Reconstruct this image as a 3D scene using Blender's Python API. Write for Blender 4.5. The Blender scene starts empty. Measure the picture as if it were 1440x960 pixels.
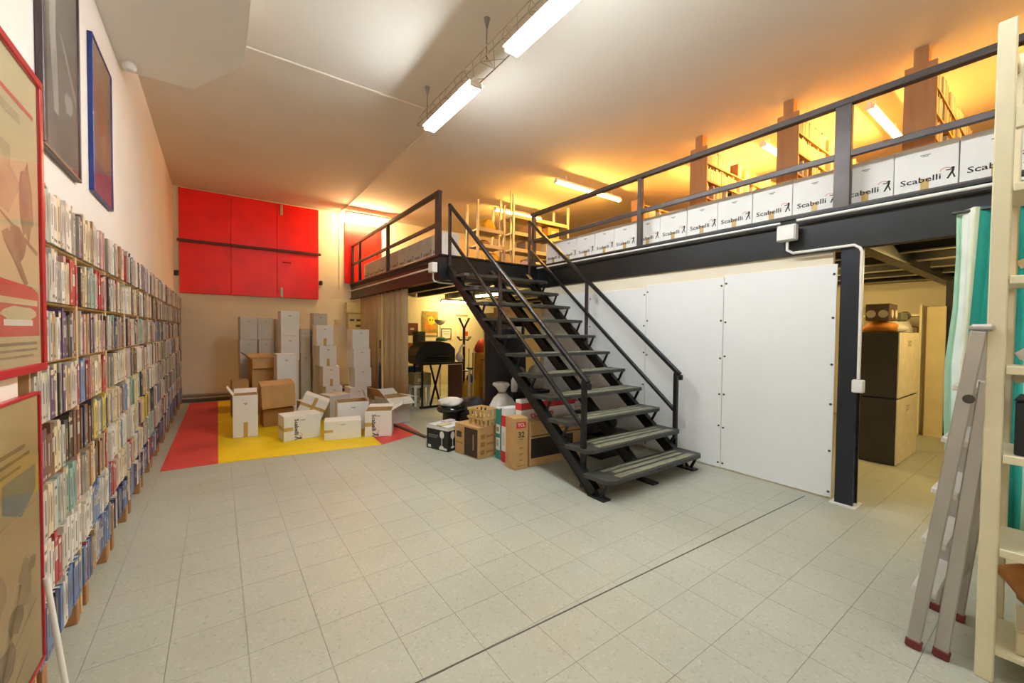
import bpy, bmesh, math, random
from mathutils import Vector, Matrix, Euler
random.seed(7)
sc = bpy.context.scene
COL = sc.collection
PI = math.pi

# ------------------------------------------------------------------ camera
F_PX, CX, CY, CAM_H = 574.0, 720.0, 480.0, 1.5
def _d(x, y): return Vector((x - CX, CY - y, -F_PX)).normalized()
_Y = _d(306, 462); _X = _d(1516, 473); _X = (_X - _Y * _X.dot(_Y)).normalized(); _Z = _X.cross(_Y)
ROT = Matrix((_X, _Y, _Z))
cam_d = bpy.data.cameras.new('camera'); cam_d.sensor_width = 36.0; cam_d.lens = F_PX / 1440 * 36
cam_d.clip_start = 0.05
cam = bpy.data.objects.new('camera', cam_d); COL.objects.link(cam)
cam.matrix_world = Matrix.Translation((0, 0, CAM_H)) @ ROT.to_4x4()
sc.camera = cam
# photo pixel -> point on a known plane of the room
def _ray(x, y): return ROT @ Vector((x - CX, CY - y, -F_PX))
def onz(x, y, z=0.0): r = _ray(x, y); return Vector((0, 0, CAM_H)) + r * ((z - CAM_H) / r.z)
def onx(x, y, c): r = _ray(x, y); return Vector((0, 0, CAM_H)) + r * (c / r.x)
def ony(x, y, c): r = _ray(x, y); return Vector((0, 0, CAM_H)) + r * (c / r.y)

# ------------------------------------------------------------------ world, exposure
w = bpy.data.worlds.new('world'); sc.world = w; w.use_nodes = True
w.node_tree.nodes['Background'].inputs[0].default_value = (1.0, 0.93, 0.84, 1)
w.node_tree.nodes['Background'].inputs[1].default_value = 0.25
sc.view_settings.view_transform = 'Standard'; sc.view_settings.look = 'None'
sc.view_settings.exposure = 0.5; sc.view_settings.gamma = 1.0; sc.view_settings.use_curve_mapping = False

# ------------------------------------------------------------------ materials
def lin(h):
    h = h.lstrip('#'); o = []
    for i in (0, 2, 4):
        c = int(h[i:i+2], 16) / 255
        o.append(c / 12.92 if c <= 0.04045 else ((c + 0.055) / 1.055) ** 2.4)
    return o
MATS = {}
def mat(name, col, rough=0.6, metal=0.0, var=0.08, scale=6.0, bump=0.0, bscale=80.0, world=False, stretch=None, emit=0.0, ecol=None, spec=0.5, trans=0.0):
    if name in MATS: return MATS[name]
    m = bpy.data.materials.new(name); m.use_nodes = True; MATS[name] = m
    nt = m.node_tree; b = nt.nodes['Principled BSDF']; c = lin(col)
    b.inputs['Roughness'].default_value = rough; b.inputs['Metallic'].default_value = metal
    b.inputs['Specular IOR Level'].default_value = spec
    if world: src = nt.nodes.new('ShaderNodeNewGeometry').outputs['Position']
    else: src = nt.nodes.new('ShaderNodeTexCoord').outputs['Object']
    if stretch:
        mp = nt.nodes.new('ShaderNodeMapping'); mp.inputs['Scale'].default_value = stretch
        nt.links.new(src, mp.inputs[0]); src = mp.outputs[0]
    n = nt.nodes.new('ShaderNodeTexNoise'); n.inputs['Scale'].default_value = scale; n.inputs['Detail'].default_value = 4
    nt.links.new(src, n.inputs['Vector'])
    r = nt.nodes.new('ShaderNodeValToRGB')
    r.color_ramp.elements[0].position = 0.3; r.color_ramp.elements[1].position = 0.7
    r.color_ramp.elements[0].color = [max(0, x * (1 - var)) for x in c] + [1]
    r.color_ramp.elements[1].color = [min(1, x * (1 + var)) for x in c] + [1]
    nt.links.new(n.outputs['Fac'], r.inputs[0]); nt.links.new(r.outputs[0], b.inputs['Base Color'])
    if bump:
        n2 = nt.nodes.new('ShaderNodeTexNoise'); n2.inputs['Scale'].default_value = bscale
        nt.links.new(src, n2.inputs['Vector'])
        bp = nt.nodes.new('ShaderNodeBump'); bp.inputs['Strength'].default_value = bump; bp.inputs['Distance'].default_value = 0.01
        nt.links.new(n2.outputs['Fac'], bp.inputs['Height']); nt.links.new(bp.outputs[0], b.inputs['Normal'])
    if emit:
        b.inputs['Emission Color'].default_value = list(ecol or c) + [1]; b.inputs['Emission Strength'].default_value = emit
    if trans: b.inputs['Transmission Weight'].default_value = trans
    return m
def floor_mat(name, base, speck_dark, speck_light):
    m = bpy.data.materials.new(name); m.use_nodes = True; MATS[name] = m
    nt = m.node_tree; b = nt.nodes['Principled BSDF']; L = nt.links.new
    pos = nt.nodes.new('ShaderNodeNewGeometry').outputs['Position']
    v = nt.nodes.new('ShaderNodeTexVoronoi'); v.inputs['Scale'].default_value = 90; L(pos, v.inputs['Vector'])
    r = nt.nodes.new('ShaderNodeValToRGB'); e = r.color_ramp.elements
    e[0].position = 0.0; e[0].color = lin(speck_dark) + [1]; e[1].position = 1.0; e[1].color = lin(speck_light) + [1]
    k = e.new(0.25); k.color = lin(base) + [1]; k = e.new(0.75); k.color = lin(base) + [1]
    L(v.outputs['Color'], r.inputs[0])
    n = nt.nodes.new('ShaderNodeTexNoise'); n.inputs['Scale'].default_value = 0.9; n.inputs['Detail'].default_value = 6; L(pos, n.inputs['Vector'])
    r2 = nt.nodes.new('ShaderNodeValToRGB'); r2.color_ramp.elements[0].color = (0.84, 0.83, 0.80, 1); r2.color_ramp.elements[1].color = (1, 1, 1, 1)
    r2.color_ramp.elements[0].position = 0.3; r2.color_ramp.elements[1].position = 0.7
    L(n.outputs['Fac'], r2.inputs[0])
    mx = nt.nodes.new('ShaderNodeMix'); mx.data_type = 'RGBA'; mx.blend_type = 'MULTIPLY'; mx.inputs[0].default_value = 1.0
    L(r.outputs[0], mx.inputs[6]); L(r2.outputs[0], mx.inputs[7]); L(mx.outputs[2], b.inputs['Base Color'])
    b.inputs['Roughness'].default_value = 0.42; b.inputs['Specular IOR Level'].default_value = 0.35
    return m
M_TILE = floor_mat('terrazzo', '#b9bbac', '#a5a798', '#c6c9bd')
M_GROUT = mat('grout', '#b1b2a4', 0.9, world=True)
M_WALL = mat('wall_paint', '#ebe6de', 0.85, var=0.03, scale=1.2, bump=0.05, bscale=30, world=True)
M_WALLB = mat('wall_paint_beige', '#e6dcc4', 0.85, var=0.05, scale=1.0, bump=0.06, bscale=25, world=True)
M_CEIL = mat('ceiling_paint', '#e4ddd0', 0.9, var=0.04, scale=0.7, bump=0.05, bscale=20, world=True)
M_SOFFIT = mat('soffit_paint', '#f0ece2', 0.85, var=0.02, scale=1.0, world=True)
M_RED = mat('red_sheet', '#ee0f08', 0.38, var=0.10, scale=2.5, bump=0.08, bscale=9, world=True)
M_BLACK = mat('black_steel', '#1c1d1e', 0.38, 0.3, var=0.2, scale=9, bump=0.05)
M_BROWNSTEEL = mat('brown_steel', '#3a2d2c', 0.4, 0.25, var=0.15, scale=7, bump=0.04)
M_RAIL = mat('rail_steel', '#4a4340', 0.42, 0.3, var=0.15, scale=7)
M_DECKU = mat('deck_underside', '#2a2926', 0.7, var=0.2, scale=4)
M_FLANGE = mat('joist_flange', '#8f8874', 0.6, 0.2, var=0.2, scale=4)
M_TREAD = mat('rubber_tread', '#3a3b38', 0.5, var=0.25, scale=14, bump=0.15, bscale=120)
M_TREADW = mat('worn_tread', '#87856f', 0.6, var=0.4, scale=18, bump=0.1, bscale=90, stretch=(0.4, 3, 1))
M_WPANEL = mat('white_panel', '#e9ebea', 0.45, var=0.02, scale=2)
M_SCREW = mat('screw', '#55534f', 0.4, 0.8)
M_CARD_W = mat('white_card', '#e9e8e2', 0.7, var=0.03, scale=5)
M_CARD_G = mat('grey_card', '#cfcdc2', 0.75, var=0.05, scale=5)
M_KRAFT = mat('kraft_card', '#c29a63', 0.8, var=0.08, scale=9, bump=0.05, bscale=60)
M_KRAFT_D = mat('kraft_dark', '#a1743f', 0.8, var=0.1, scale=9)
M_TAPE = mat('tan_tape', '#c4a25a', 0.4, var=0.06)
M_INK = mat('ink_black', '#1d1c1c', 0.7)
M_INKG = mat('ink_grey', '#8c8b88', 0.7)
M_INKR = mat('ink_red', '#d98a84', 0.7)
M_WOOD = mat('pale_wood', '#d3b07a', 0.6, var=0.12, scale=3, stretch=(6, 6, .6))
M_WOODB = mat('brown_wood', '#a8784a', 0.6, var=0.14, scale=3, stretch=(6, 6, .5))
M_CREAM = mat('cream_metal', '#e2d9b6', 0.5, var=0.05, scale=6)
M_ALU = mat('aluminium', '#b4b1aa', 0.38, 0.6, var=0.06, scale=4)
M_GALV = mat('galvanised', '#b9b09a', 0.45, 0.5, var=0.12)
M_PLASTW = mat('white_plastic', '#e4e2dc', 0.45, var=0.03)
M_PLASTB = mat('black_plastic', '#1b1b1c', 0.35, var=0.15)
M_YEL = mat('yellow_mat', '#f8d200', 0.6, var=0.06, scale=3, world=True)
M_REDMAT = mat('red_mat', '#d8453f', 0.6, var=0.10, scale=3, world=True)
M_TUBE_W = mat('tube_white', '#ffffff', 0.5, emit=104, ecol=(0.88, 0.95, 1.0))
M_TUBE_N = mat('tube_dim', '#ffffff', 0.5, emit=42, ecol=(0.88, 0.95, 1.0))
M_TUBE_UP = mat('tube_orange', '#fff0d0', 0.5, emit=190, ecol=(1.0, 0.47, 0.085))
M_TUBE_BACK = mat('tube_amber', '#fff0d0', 0.5, emit=330, ecol=(1.0, 0.66, 0.30))
M_TUBE_Y = mat('tube_warm', '#fff0d0', 0.5, emit=150, ecol=(1.0, 0.68, 0.24))
M_BAG = mat('white_bag', '#e6e4de', 0.4, var=0.05, scale=8, bump=0.3, bscale=14)
M_GREYBAG = mat('grey_bag', '#7d7c78', 0.6, var=0.15, scale=8, bump=0.3, bscale=18)
M_BLUE = mat('blue_paint', '#21409a', 0.5, var=0.1)
M_GLASSG = mat('grey_print', '#7b7770', 0.3, var=0.4, scale=3)

# ------------------------------------------------------------------ mesh helpers
class MB:
    def __init__(s): s.v = []; s.f = []; s.m = []; s.sm = []
    def add(s, vs, fs, mi=0, smooth=False):
        o = len(s.v); s.v += [tuple(x) for x in vs]
        for f in fs: s.f.append(tuple(i + o for i in f)); s.m.append(mi); s.sm.append(smooth)
        return s
    def box(s, c, d, R=None, mi=0, bev=0.0):
        c = Vector(c); hx, hy, hz = d[0] / 2, d[1] / 2, d[2] / 2
        if bev <= 0:
            vs = [Vector((x, y, z)) for x in (-hx, hx) for y in (-hy, hy) for z in (-hz, hz)]
            fs = [(0, 1, 3, 2), (4, 6, 7, 5), (0, 4, 5, 1), (2, 3, 7, 6), (0, 2, 6, 4), (1, 5, 7, 3)]
        else:
            b = min(bev, hx * .9, hy * .9, hz * .9); vs = []; idx = {}
            for sx in (-1, 1):
                for sy in (-1, 1):
                    for sz in (-1, 1):
                        for a in range(3):
                            p = [sx * (hx - b), sy * (hy - b), sz * (hz - b)]
                            p[a] = (sx * hx, sy * hy, sz * hz)[a]
                            idx[(sx, sy, sz, a)] = len(vs); vs.append(Vector(p))
            fs = []
            cyc = [(-1, -1), (1, -1), (1, 1), (-1, 1)]
            def key(a, sa, u, su, t, st):
                k = [0, 0, 0]; k[a] = sa; k[u] = su; k[t] = st; return tuple(k)
            for a in range(3):
                u, t = (a + 1) % 3, (a + 2) % 3
                for sa in (-1, 1):
                    q = [idx[key(a, sa, u, su, t, st) + (a,)] for su, st in cyc]
                    fs.append(tuple(q if sa > 0 else q[::-1]))
            for a in range(3):       # edges running along axis a
                u, t = (a + 1) % 3, (a + 2) % 3
                for su in (-1, 1):
                    for st in (-1, 1):
                        k0 = key(a, -1, u, su, t, st); k1 = key(a, 1, u, su, t, st)
                        q = [idx[k0 + (u,)], idx[k1 + (u,)], idx[k1 + (t,)], idx[k0 + (t,)]]
                        n = (vs[q[1]] - vs[q[0]]).cross(vs[q[2]] - vs[q[0]])
                        out = sum((vs[i] for i in q), Vector())
                        fs.append(tuple(q if n.dot(out) > 0 else q[::-1]))
            for sx in (-1, 1):
                for sy in (-1, 1):
                    for sz in (-1, 1):
                        q = [idx[(sx, sy, sz, a)] for a in range(3)]
                        fs.append(tuple(q if sx * sy * sz > 0 else q[::-1]))
        if R is not None: vs = [R @ p for p in vs]
        return s.add([p + c for p in vs], fs, mi)
    def bar(s, p0, p1, wd, ht, up=(0, 0, 1), mi=0, bev=0.0):
        p0, p1 = Vector(p0), Vector(p1); d = p1 - p0; L = d.length; d.normalize()
        u = Vector(up); x = d.cross(u)
        if x.length < 1e-4: x = d.cross(Vector((0, 1, 0)))
        x.normalize(); z = x.cross(d)
        R = Matrix((x, d, z)).transposed()
        return s.box((p0 + p1) / 2, (wd, L, ht), R, mi, bev)
    def tube(s, pts, r, n=8, mi=0, cap=True):
        pts = [Vector(p) for p in pts]; rings = []
        rs = r if isinstance(r, (list, tuple)) else [r] * len(pts)
        ref = None
        for i, p in enumerate(pts):
            t = (pts[min(i + 1, len(pts) - 1)] - pts[max(i - 1, 0)]).normalized()
            if ref is None:
                ref = t.cross(Vector((0, 0, 1)))
                if ref.length < 1e-3: ref = t.cross(Vector((1, 0, 0)))
            ref = (ref - t * ref.dot(t)).normalized(); bi = t.cross(ref)
            rings.append([p + (ref * math.cos(2 * PI * k / n) + bi * math.sin(2 * PI * k / n)) * rs[i] for k in range(n)])
        vs = [q for r_ in rings for q in r_]; fs = []
        for i in range(len(pts) - 1):
            for k in range(n):
                a = i * n + k; b = i * n + (k + 1) % n
                fs.append((a, b, b + n, a + n))
        s.add(vs, fs, mi, True)
        if cap: s.add(rings[0], [tuple(range(n))[::-1]], mi); s.add(rings[-1], [tuple(range(n))], mi)
        return s
    def lathe(s, prof, n=16, c=(0, 0, 0), mi=0, sx=1, sy=1):
        c = Vector(c); vs = []; fs = []
        for r, z in prof:
            for k in range(n): vs.append(c + Vector((r * sx * math.cos(2 * PI * k / n), r * sy * math.sin(2 * PI * k / n), z)))
        for i in range(len(prof) - 1):
            for k in range(n):
                a = i * n + k; b = i * n + (k + 1) % n; fs.append((a, b, b + n, a + n))
        s.add(vs, fs, mi, True)
        s.add(vs[:n], [tuple(range(n))[::-1]], mi); s.add(vs[-n:], [tuple(range(n))], mi)
        return s
    def prism(s, poly, z0, z1, mi=0):
        n = len(poly); vs = [(x, y, z0) for x, y in poly] + [(x, y, z1) for x, y in poly]
        fs = [tuple(range(n))[::-1], tuple(range(n, 2 * n))] + [(i, (i + 1) % n, (i + 1) % n + n, i + n) for i in range(n)]
        return s.add(vs, fs, mi)
    def plate(s, pts, mi=0): return s.add(pts, [tuple(range(len(pts)))], mi)
    def xz(s, poly, y, mi=0):      # flat print on a face looking to -Y
        return s.plate([(x, y, z) for x, z in poly], mi)
    def mesh(s, name, mats):
        me = bpy.data.meshes.new(name); me.from_pydata(s.v, [], s.f)
        for m in (mats if isinstance(mats, (list, tuple)) else [mats]): me.materials.append(m)
        me.polygons.foreach_set('material_index', s.m); me.polygons.foreach_set('use_smooth', s.sm)
        me.update(); return me
def place(name, me, parent=None, loc=None, rot=None, scale=None):
    o = bpy.data.objects.new(name, me); COL.objects.link(o)
    if parent is not None: o.parent = parent
    if loc is not None: o.location = loc
    if rot is not None: o.rotation_euler = rot
    if scale is not None: o.scale = scale
    return o
def part(name, mb, mats, parent=None, wld=False, label=None):
    """one mesh object; wld: the points are in room space and the parent is an unrotated thing"""
    if wld and parent is not None:
        base = Vector(parent.location); q = parent.parent
        while q is not None: base += Vector(q.location); q = q.parent
        mb.v = [tuple(Vector(p) - base) for p in mb.v]
    o = place(name, mb.mesh(name, mats), parent)
    if label: o['label'] = label
    return o
def tag(o, label, cat, group=None):
    o['label'] = label; o['category'] = cat
    if group: o['group'] = group
    return o
def thing(name, label, cat, loc=(0, 0, 0), rot=(0, 0, 0), group=None):
    o = bpy.data.objects.new(name, None); COL.objects.link(o); o.empty_display_size = 0.1
    o.location = loc; o.rotation_euler = rot if isinstance(rot, (tuple, list)) else (0, 0, rot)
    return tag(o, label, cat, group)
def single(name, mb, mats, label, cat, loc=(0, 0, 0), rot=(0, 0, 0), group=None):
    o = place(name, mb.mesh(name, mats), None, loc, rot); return tag(o, label, cat, group)
def struct(name, mb, mats, parent=None):
    o = place(name, mb.mesh(name, mats), parent)
    if parent is None: o['kind'] = 'structure'
    return o
def copy_tree(o, parent=None):
    c = o.copy(); COL.objects.link(c)
    if parent is not None: c.parent = parent
    for ch in list(o.children): copy_tree(ch, c)
    return c
_txt = {}
def text_mesh(body, size, bold=0.0, stretch=1.0, mt=None):
    k = (body, size, bold, stretch, mt.name)
    if k in _txt: return _txt[k]
    cu = bpy.data.curves.new('lettering', 'FONT'); cu.body = body; cu.size = size; cu.offset = bold
    cu.align_x = 'CENTER'; cu.align_y = 'CENTER'; cu.resolution_u = 2
    o = bpy.data.objects.new('lettering', cu); COL.objects.link(o)
    dg = bpy.context.evaluated_depsgraph_get()
    me = bpy.data.meshes.new_from_object(o.evaluated_get(dg)); me.name = 'lettering'
    bpy.data.objects.remove(o)
    for v in me.vertices: v.co.x *= stretch
    me.materials.clear(); me.materials.append(mt); _txt[k] = me
    return me
def lettering(parent, body, size, loc, rot=(PI / 2, 0, 0), bold=0.0, stretch=1.0, mt=None, name='lettering'):
    return place(name, text_mesh(body, size, bold, stretch, mt or M_INK), parent, loc, rot)
ORD = ['first', 'second', 'third', 'fourth', 'fifth', 'sixth', 'seventh', 'eighth', 'ninth', 'tenth', 'eleventh', 'twelfth',
       'thirteenth', 'fourteenth', 'fifteenth', 'sixteenth', 'seventeenth', 'eighteenth', 'nineteenth', 'twentieth']
def ordn(i):
    if i < 20: return ORD[i]
    t, u = divmod(i + 1, 10)
    tens = {2: 'twenty', 3: 'thirty', 4: 'forty', 5: 'fifty', 6: 'sixty'}; tenth = {2: 'twentieth', 3: 'thirtieth', 4: 'fortieth', 5: 'fiftieth', 6: 'sixtieth'}
    return tenth[t] if u == 0 else tens[t] + '-' + ORD[u - 1]

# ------------------------------------------------------------------ room shell
XL, XR, YB, YN, ZC = -0.70, 9.6, 10.5, -3.2, 4.32
MZ, BEAM_B = 2.62, 2.25           # top of the mezzanine deck, underside of its edge beams
XM1, XM2, YLAND = 2.66, 4.50, 5.55
fl = struct('floor', MB().box(((XL + XR) / 2, (YB + YN) / 2, -0.106), (XR - XL + .4, YB - YN + .4, 0.2)), M_GROUT)
T, GAP = 0.302, 0.0018
tile_me = MB().box((0, 0, -0.003), (T - GAP, T - GAP, 0.006)).mesh('tile', M_TILE)
cells = []
for i in range(-5, 31):
    for j in range(-16, 30):
        x = 0.71 + (i + .5) * T; y = 1.60 + (j + .5) * T
        if x - T / 2 < XL or x + T / 2 > XR or y - T / 2 < YN or y + T / 2 > YB: continue
        cells.append((x, y))
def seen(c):
    x, y = c; v = ROT.transposed() @ Vector((x, y, -CAM_H))
    if -v.z < 0.3 or x < -.6: return 1e9
    u, t = CX + F_PX * v.x / -v.z, CY - F_PX * v.y / -v.z
    if u < 60 or u > 1440 or t > 985: return 1e9
    if x > 4.5 and y > 1.3: return 1e9
    return -v.z
cells.sort(key=seen)
for c in cells[:300]: place('tile', tile_me, fl, (c[0], c[1], 0))
mb = MB()
for c in cells[300:]: mb.box((c[0], c[1], -0.003), (T - GAP, T - GAP, 0.006))
mb.box(((XL - .498) / 2, (YB + YN) / 2, -.003), (-.4998 - XL, YB - YN, .006))
o = part('tile_field', mb, M_TILE, fl); o['kind'] = 'stuff'
struct('trim_1', MB().bar((-.55, 1.665, 0.0002), (4.40, 1.445, 0.0002), 0.009, 0.0014), mat('joint_dark', '#57564e', 0.9))
struct('wall_left', MB().box((XL - .1, (YB + YN) / 2, ZC / 2), (.2, YB - YN + .4, ZC)), M_WALL)
struct('wall_back', MB().box(((XL + XR) / 2, YB + .1, ZC / 2), (XR - XL, .2, ZC)), M_WALLB)
struct('wall_right', MB().box((XR + .1, (YB + YN) / 2, ZC / 2), (.2, YB - YN + .4, ZC)), M_WALLB)
struct('wall_near', MB().box(((XL + XR) / 2, YN - .1, ZC / 2), (XR - XL, .2, ZC)), M_WALL)
struct('ceiling', MB().box(((XL + XR) / 2, (YB + YN) / 2, ZC + .1), (XR - XL + .4, YB - YN + .4, .2)), M_CEIL)
struct('ceiling_soffit', MB().prism([(XL, 1.4), (.21, 1.4), (.21, 4.42), (-.18, 5.15), (XL, 5.17)], 3.85, ZC - .002), M_SOFFIT)
struct('wall_left_pier', MB().box((-.645, .6, 2.16), (.108, 3.3, 4.31)), M_WALL)
struct('baseboard_back', MB().box((1.0, YB - .012, .035), (3.3, .02, .07), bev=.004), mat('dark_skirting', '#6a6152', 0.7, world=True))
struct('trim_2', MB().tube([(XL + .06, YB - .035, .14), (2.6, YB - .035, .14)], .03, 10), mat('floor_pipe', '#8d8676', 0.6, world=True))

# mezzanine structure
mz = struct('mezzanine_floor', MB().prism([(XM2, YN), (XR, YN), (XR, YB), (XM1, YB), (XM1, YLAND), (XM2, YLAND)], 2.53, MZ), [M_DECKU])
def beam(p0, p1, z0=BEAM_B, z1=MZ, wd=.10, mt=M_BLACK, nm='edge_beam'):
    b = MB(); p0 = Vector(p0 + (0,)); p1 = Vector(p1 + (0,)); h = z1 - z0
    b.bar(p0 + Vector((0, 0, (z0 + z1) / 2)), p1 + Vector((0, 0, (z0 + z1) / 2)), wd * .35, h)
    for z in (z0 + .012, z1 - .012): b.bar(p0 + Vector((0, 0, z)), p1 + Vector((0, 0, z)), wd, .024)
    return part(nm, b, mt, mz)
beam((XM1 + .03, YLAND), (XM1 + .03, YB), mt=M_BROWNSTEEL, z1=MZ + .004); beam((XM2 + .03, YN), (XM2 + .03, YLAND), z1=MZ + .004)
beam((XM1 - .02, YLAND - .03), (XM2 + .02, YLAND - .03), z1=MZ + .004)
beam((XM2 + .1, 1.18), (XR, 1.18), 2.28, 2.52, .12, nm='cross_beam'); beam((XM2 + .1, YLAND), (XR, YLAND), 2.28, 2.52, .12, nm='cross_beam')
beam((XM2 + .1, -1.2), (XR, -1.2), 2.28, 2.52, .12, nm='cross_beam')
for i in range(6):
    x = 5.25 + i * .8
    b = MB(); b.box((x, (YB + YN) / 2, 2.46), (.05, YB - YN, .13)); b.box((x, (YB + YN) / 2, 2.395), (.09, YB - YN, .014), mi=1)
    part('joist', b, [M_DECKU, M_FLANGE], mz)
for x in (3.2, 3.8, 4.4):
    b = MB(); b.box((x, (YB + YLAND) / 2, 2.46), (.05, YB - YLAND - .1, .13)); b.box((x, (YB + YLAND) / 2, 2.395), (.09, YB - YLAND - .1, .014), mi=1)
    part('joist', b, [M_DECKU, M_FLANGE], mz)
for (x, y) in ((4.51, 1.17), (8.7, 1.08)):
    b = MB(); b.box((x - .055, y, 1.135), (.016, .13, 2.27)); b.box((x + .055, y, 1.135), (.016, .13, 2.27)); b.box((x, y, 1.135), (.1, .1, 2.26)); b.box((x, y, .006), (.2, .19, .012), mi=1)
    part('column', b, [mat('blue_black_steel', '#1d232b', .4, .3), M_PLASTW], mz)
struct('wall_partition', MB().box((4.535, 3.36, 1.125), (.05, 4.1, 2.25)), M_WALLB)

# white sheets screwed on the partition
ys = [1.27, 2.28, 3.28, 4.28, 5.3]
for i in range(4):
    y0, y1 = ys[i] + .003, ys[i + 1] - .003; zt = (2.13, 2.11, 2.08, 2.10)[i]
    t = thing('wall_cladding', ('widest plain white sheet panel next to the steel column', 'white wall panel second from the steel column',
              'white wall panel behind the lower stair handrail, third from the column', 'white wall panel behind the upper stair flight, farthest from the column')[i],
              'panel', (4.503, (y0 + y1) / 2, .02), group='white sheets screwed to the partition')
    b = MB(); b.box((4.503, (y0 + y1) / 2, (zt + .02) / 2), (.012, y1 - y0, zt - .02), bev=.002); part('sheet', b, M_WPANEL, t, True)
    for yy in (y0 + .022, y1 - .022):
        for k in range(6):
            z = .07 + k * (zt - .16) / 5 + random.uniform(-.03, .03) * (0 < k < 5)
            part('screw', MB().tube([(4.4985, yy, z), (4.492, yy, z)], .011, 8), M_SCREW, t, True)

# ------------------------------------------------------------------ staircase
RISE, RUN, SX0, SX1, Y0S, Z0S = .211, .258, 2.74, 4.27, 2.38, .19
st = thing('staircase', 'black steel open staircase with worn rubber treads climbing to the mezzanine', 'staircase', (3.5, 2.5, 0))
sl = math.atan2(RISE, RUN)
for x in (2.785, 3.5, 4.215):
    b = MB(); p0 = Vector((x, 2.53, .0)); p1 = Vector((x, 2.53 + 2.97, 2.97 * RISE / RUN - .0))
    b.bar(p0 + Vector((0, .02, .035)), p1 + Vector((0, -.04, -.015)), .05, .10)
    for s_ in (-1, 1):
        off = Vector((0, -math.sin(sl), math.cos(sl))) * .05 * s_
        b.bar(p0 + off + Vector((0, .02, .035)), p1 + off + Vector((0, -.04, -.015)), .07, .012)
    g = part('stringer', b, M_BLACK, st, True)
    part('foot_plate', MB().box((x, 2.5, .008), (.1, .2, .016), bev=.003), M_BLACK, g, True)
for n in range(11):
    y = Y0S + n * RUN; z = Z0S + n * RISE
    b = MB()
    b.prism([(SX0 + .02, y - .0), (SX0 + .09, y - .035), (SX1 - .06, y - .035), (SX1, y), (SX1, y + .27), (SX0, y + .27)], z - .035, z)
    t = part('tread', b, M_TREAD, st, True)
    b = MB(); b.box((SX0 + .80, y + .035, z + .002), (1.22, .07, .006)); b.box((SX0 + .80, y + .13, z + .002), (1.1, .05, .005)); b.box((SX0 + .78, y + .205, z + .002), (1.2, .04, .005))
    part('worn_strip', b, M_TREADW, t, True)
    for xe in (SX1 - .03, SX0 + .045):
        b = MB(); b.bar((xe, y + .02, z - .035), (xe, y + .10, z - .19), .016, .026); b.bar((xe, y + .25, z - .035), (xe, y + .11, z - .19), .016, .026)
        part('bracket', b, M_BLACK, t, True)
def handrail(x, tag_):
    a = Vector((x, 2.66, 1.02)); e = Vector((x, 5.50, 1.02 + 2.84 * (3.37 - 1.02) / 2.84))
    part('handrail', MB().bar(a, e, .05, .05, bev=.01), M_BLACK, st, True)
    part('mid_rail', MB().bar(a + Vector((0, .06, -.42)), e + Vector((0, 0, -.46)), .04, .04, bev=.006), M_BLACK, st, True)
    part('rail_post', MB().bar(a + Vector((0, .05, .02)), (x, 2.71, .03 if tag_ else .17), .045, .045, up=(0, 1, 0), bev=.004), M_BLACK, st, True)
    part('rail_post', MB().bar((x, 4.14, 2.24), (x, 4.14, 1.27), .04, .04, up=(0, 1, 0), bev=.004), M_BROWNSTEEL, st, True)
    part('rail_post', MB().bar((x, 5.48, 3.37), (x, 5.48, 2.42), .04, .04, up=(0, 1, 0), bev=.004), M_BROWNSTEEL, st, True)
    part('end_cap', MB().box(a + Vector((0, -.01, -.03)), (.05, .03, .06), bev=.006), M_BLACK, st, True)
handrail(2.80, 1); handrail(4.30, 0)

# ------------------------------------------------------------------ guard rails
def guard(name_label, x, posts, ylo, yhi, mt):
    t = thing('guard_rail', name_label, 'railing', (x, (ylo + yhi) / 2, MZ))
    for y, wd in posts: part('post', MB().box((x, y, MZ + .004 + .455), (.06, wd, .91), bev=.005), mt, t, True)
    part('top_rail', MB().bar((x, ylo, 3.545), (x, yhi, 3.545), .07, .06, bev=.006), mt, t, True)
    part('mid_rail', MB().bar((x, ylo, 3.085), (x, yhi, 3.085), .045, .055, bev=.005), mt, t, True)
    part('toe_rail', MB().bar((x, ylo, MZ + .014), (x, yhi, MZ + .014), .035, .02, bev=.005), mt, t, True)
    return t
guard('dark brown steel guard rail along the short mezzanine side left of the stairs', XM1 + .02, ((5.62, .12), (7.84, .07), (9.75, .07), (10.38, .07)), 5.56, 10.42, M_BROWNSTEEL)
guard('grey steel guard rail along the long mezzanine side above the white panels', XM2 + .02, ((5.64, .07), (3.41, .06), (1.26, .12), (-.9, .06)), -2.6, 5.70, M_RAIL)

# ------------------------------------------------------------------ wall panels and doors of red sheet
t = thing('red_shutter', 'large red sheet-metal shutter with dark bar across high back wall', 'shutter', (.55, YB - .05, 2.2))
px0, px1, pz0, pz1 = -.61, 1.93, 2.21, 4.29
for k in range(3):
    x0 = px0 + (px1 - px0) * k / 3; x1 = px0 + (px1 - px0) * (k + 1) / 3
    part('panel', MB().box(((x0 + x1) / 2, YB - .03, (pz0 + pz1) / 2), (x1 - x0 - .004, .036, pz1 - pz0), bev=.004), M_RED, t, True)
part('crossbar', MB().box((.67, YB - .068, 3.25), (2.62, .035, .06), bev=.006), mat('bar_brown', '#5a2320', .5), t, True)
for (x, z) in ((1.17, 4.15), (1.17, 2.33)): part('latch', MB().box((x, YB - .05, z), (.05, .03, .22), bev=.006), M_GALV, t, True)
for (x, z) in ((-.655, 2.6), (1.98, 2.6)): part('hinge', MB().box((x, YB - .03, z), (.07, .04, .1), bev=.008), M_PLASTB, t, True)
part('handle', MB().tube([(1.2, YB - .04, 3.0), (1.2, YB - .1, 3.0), (1.35, YB - .1, 3.0), (1.35, YB - .04, 3.0)], .014, 8), mat('handle_red', '#b3120d', .4), t, True)
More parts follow.
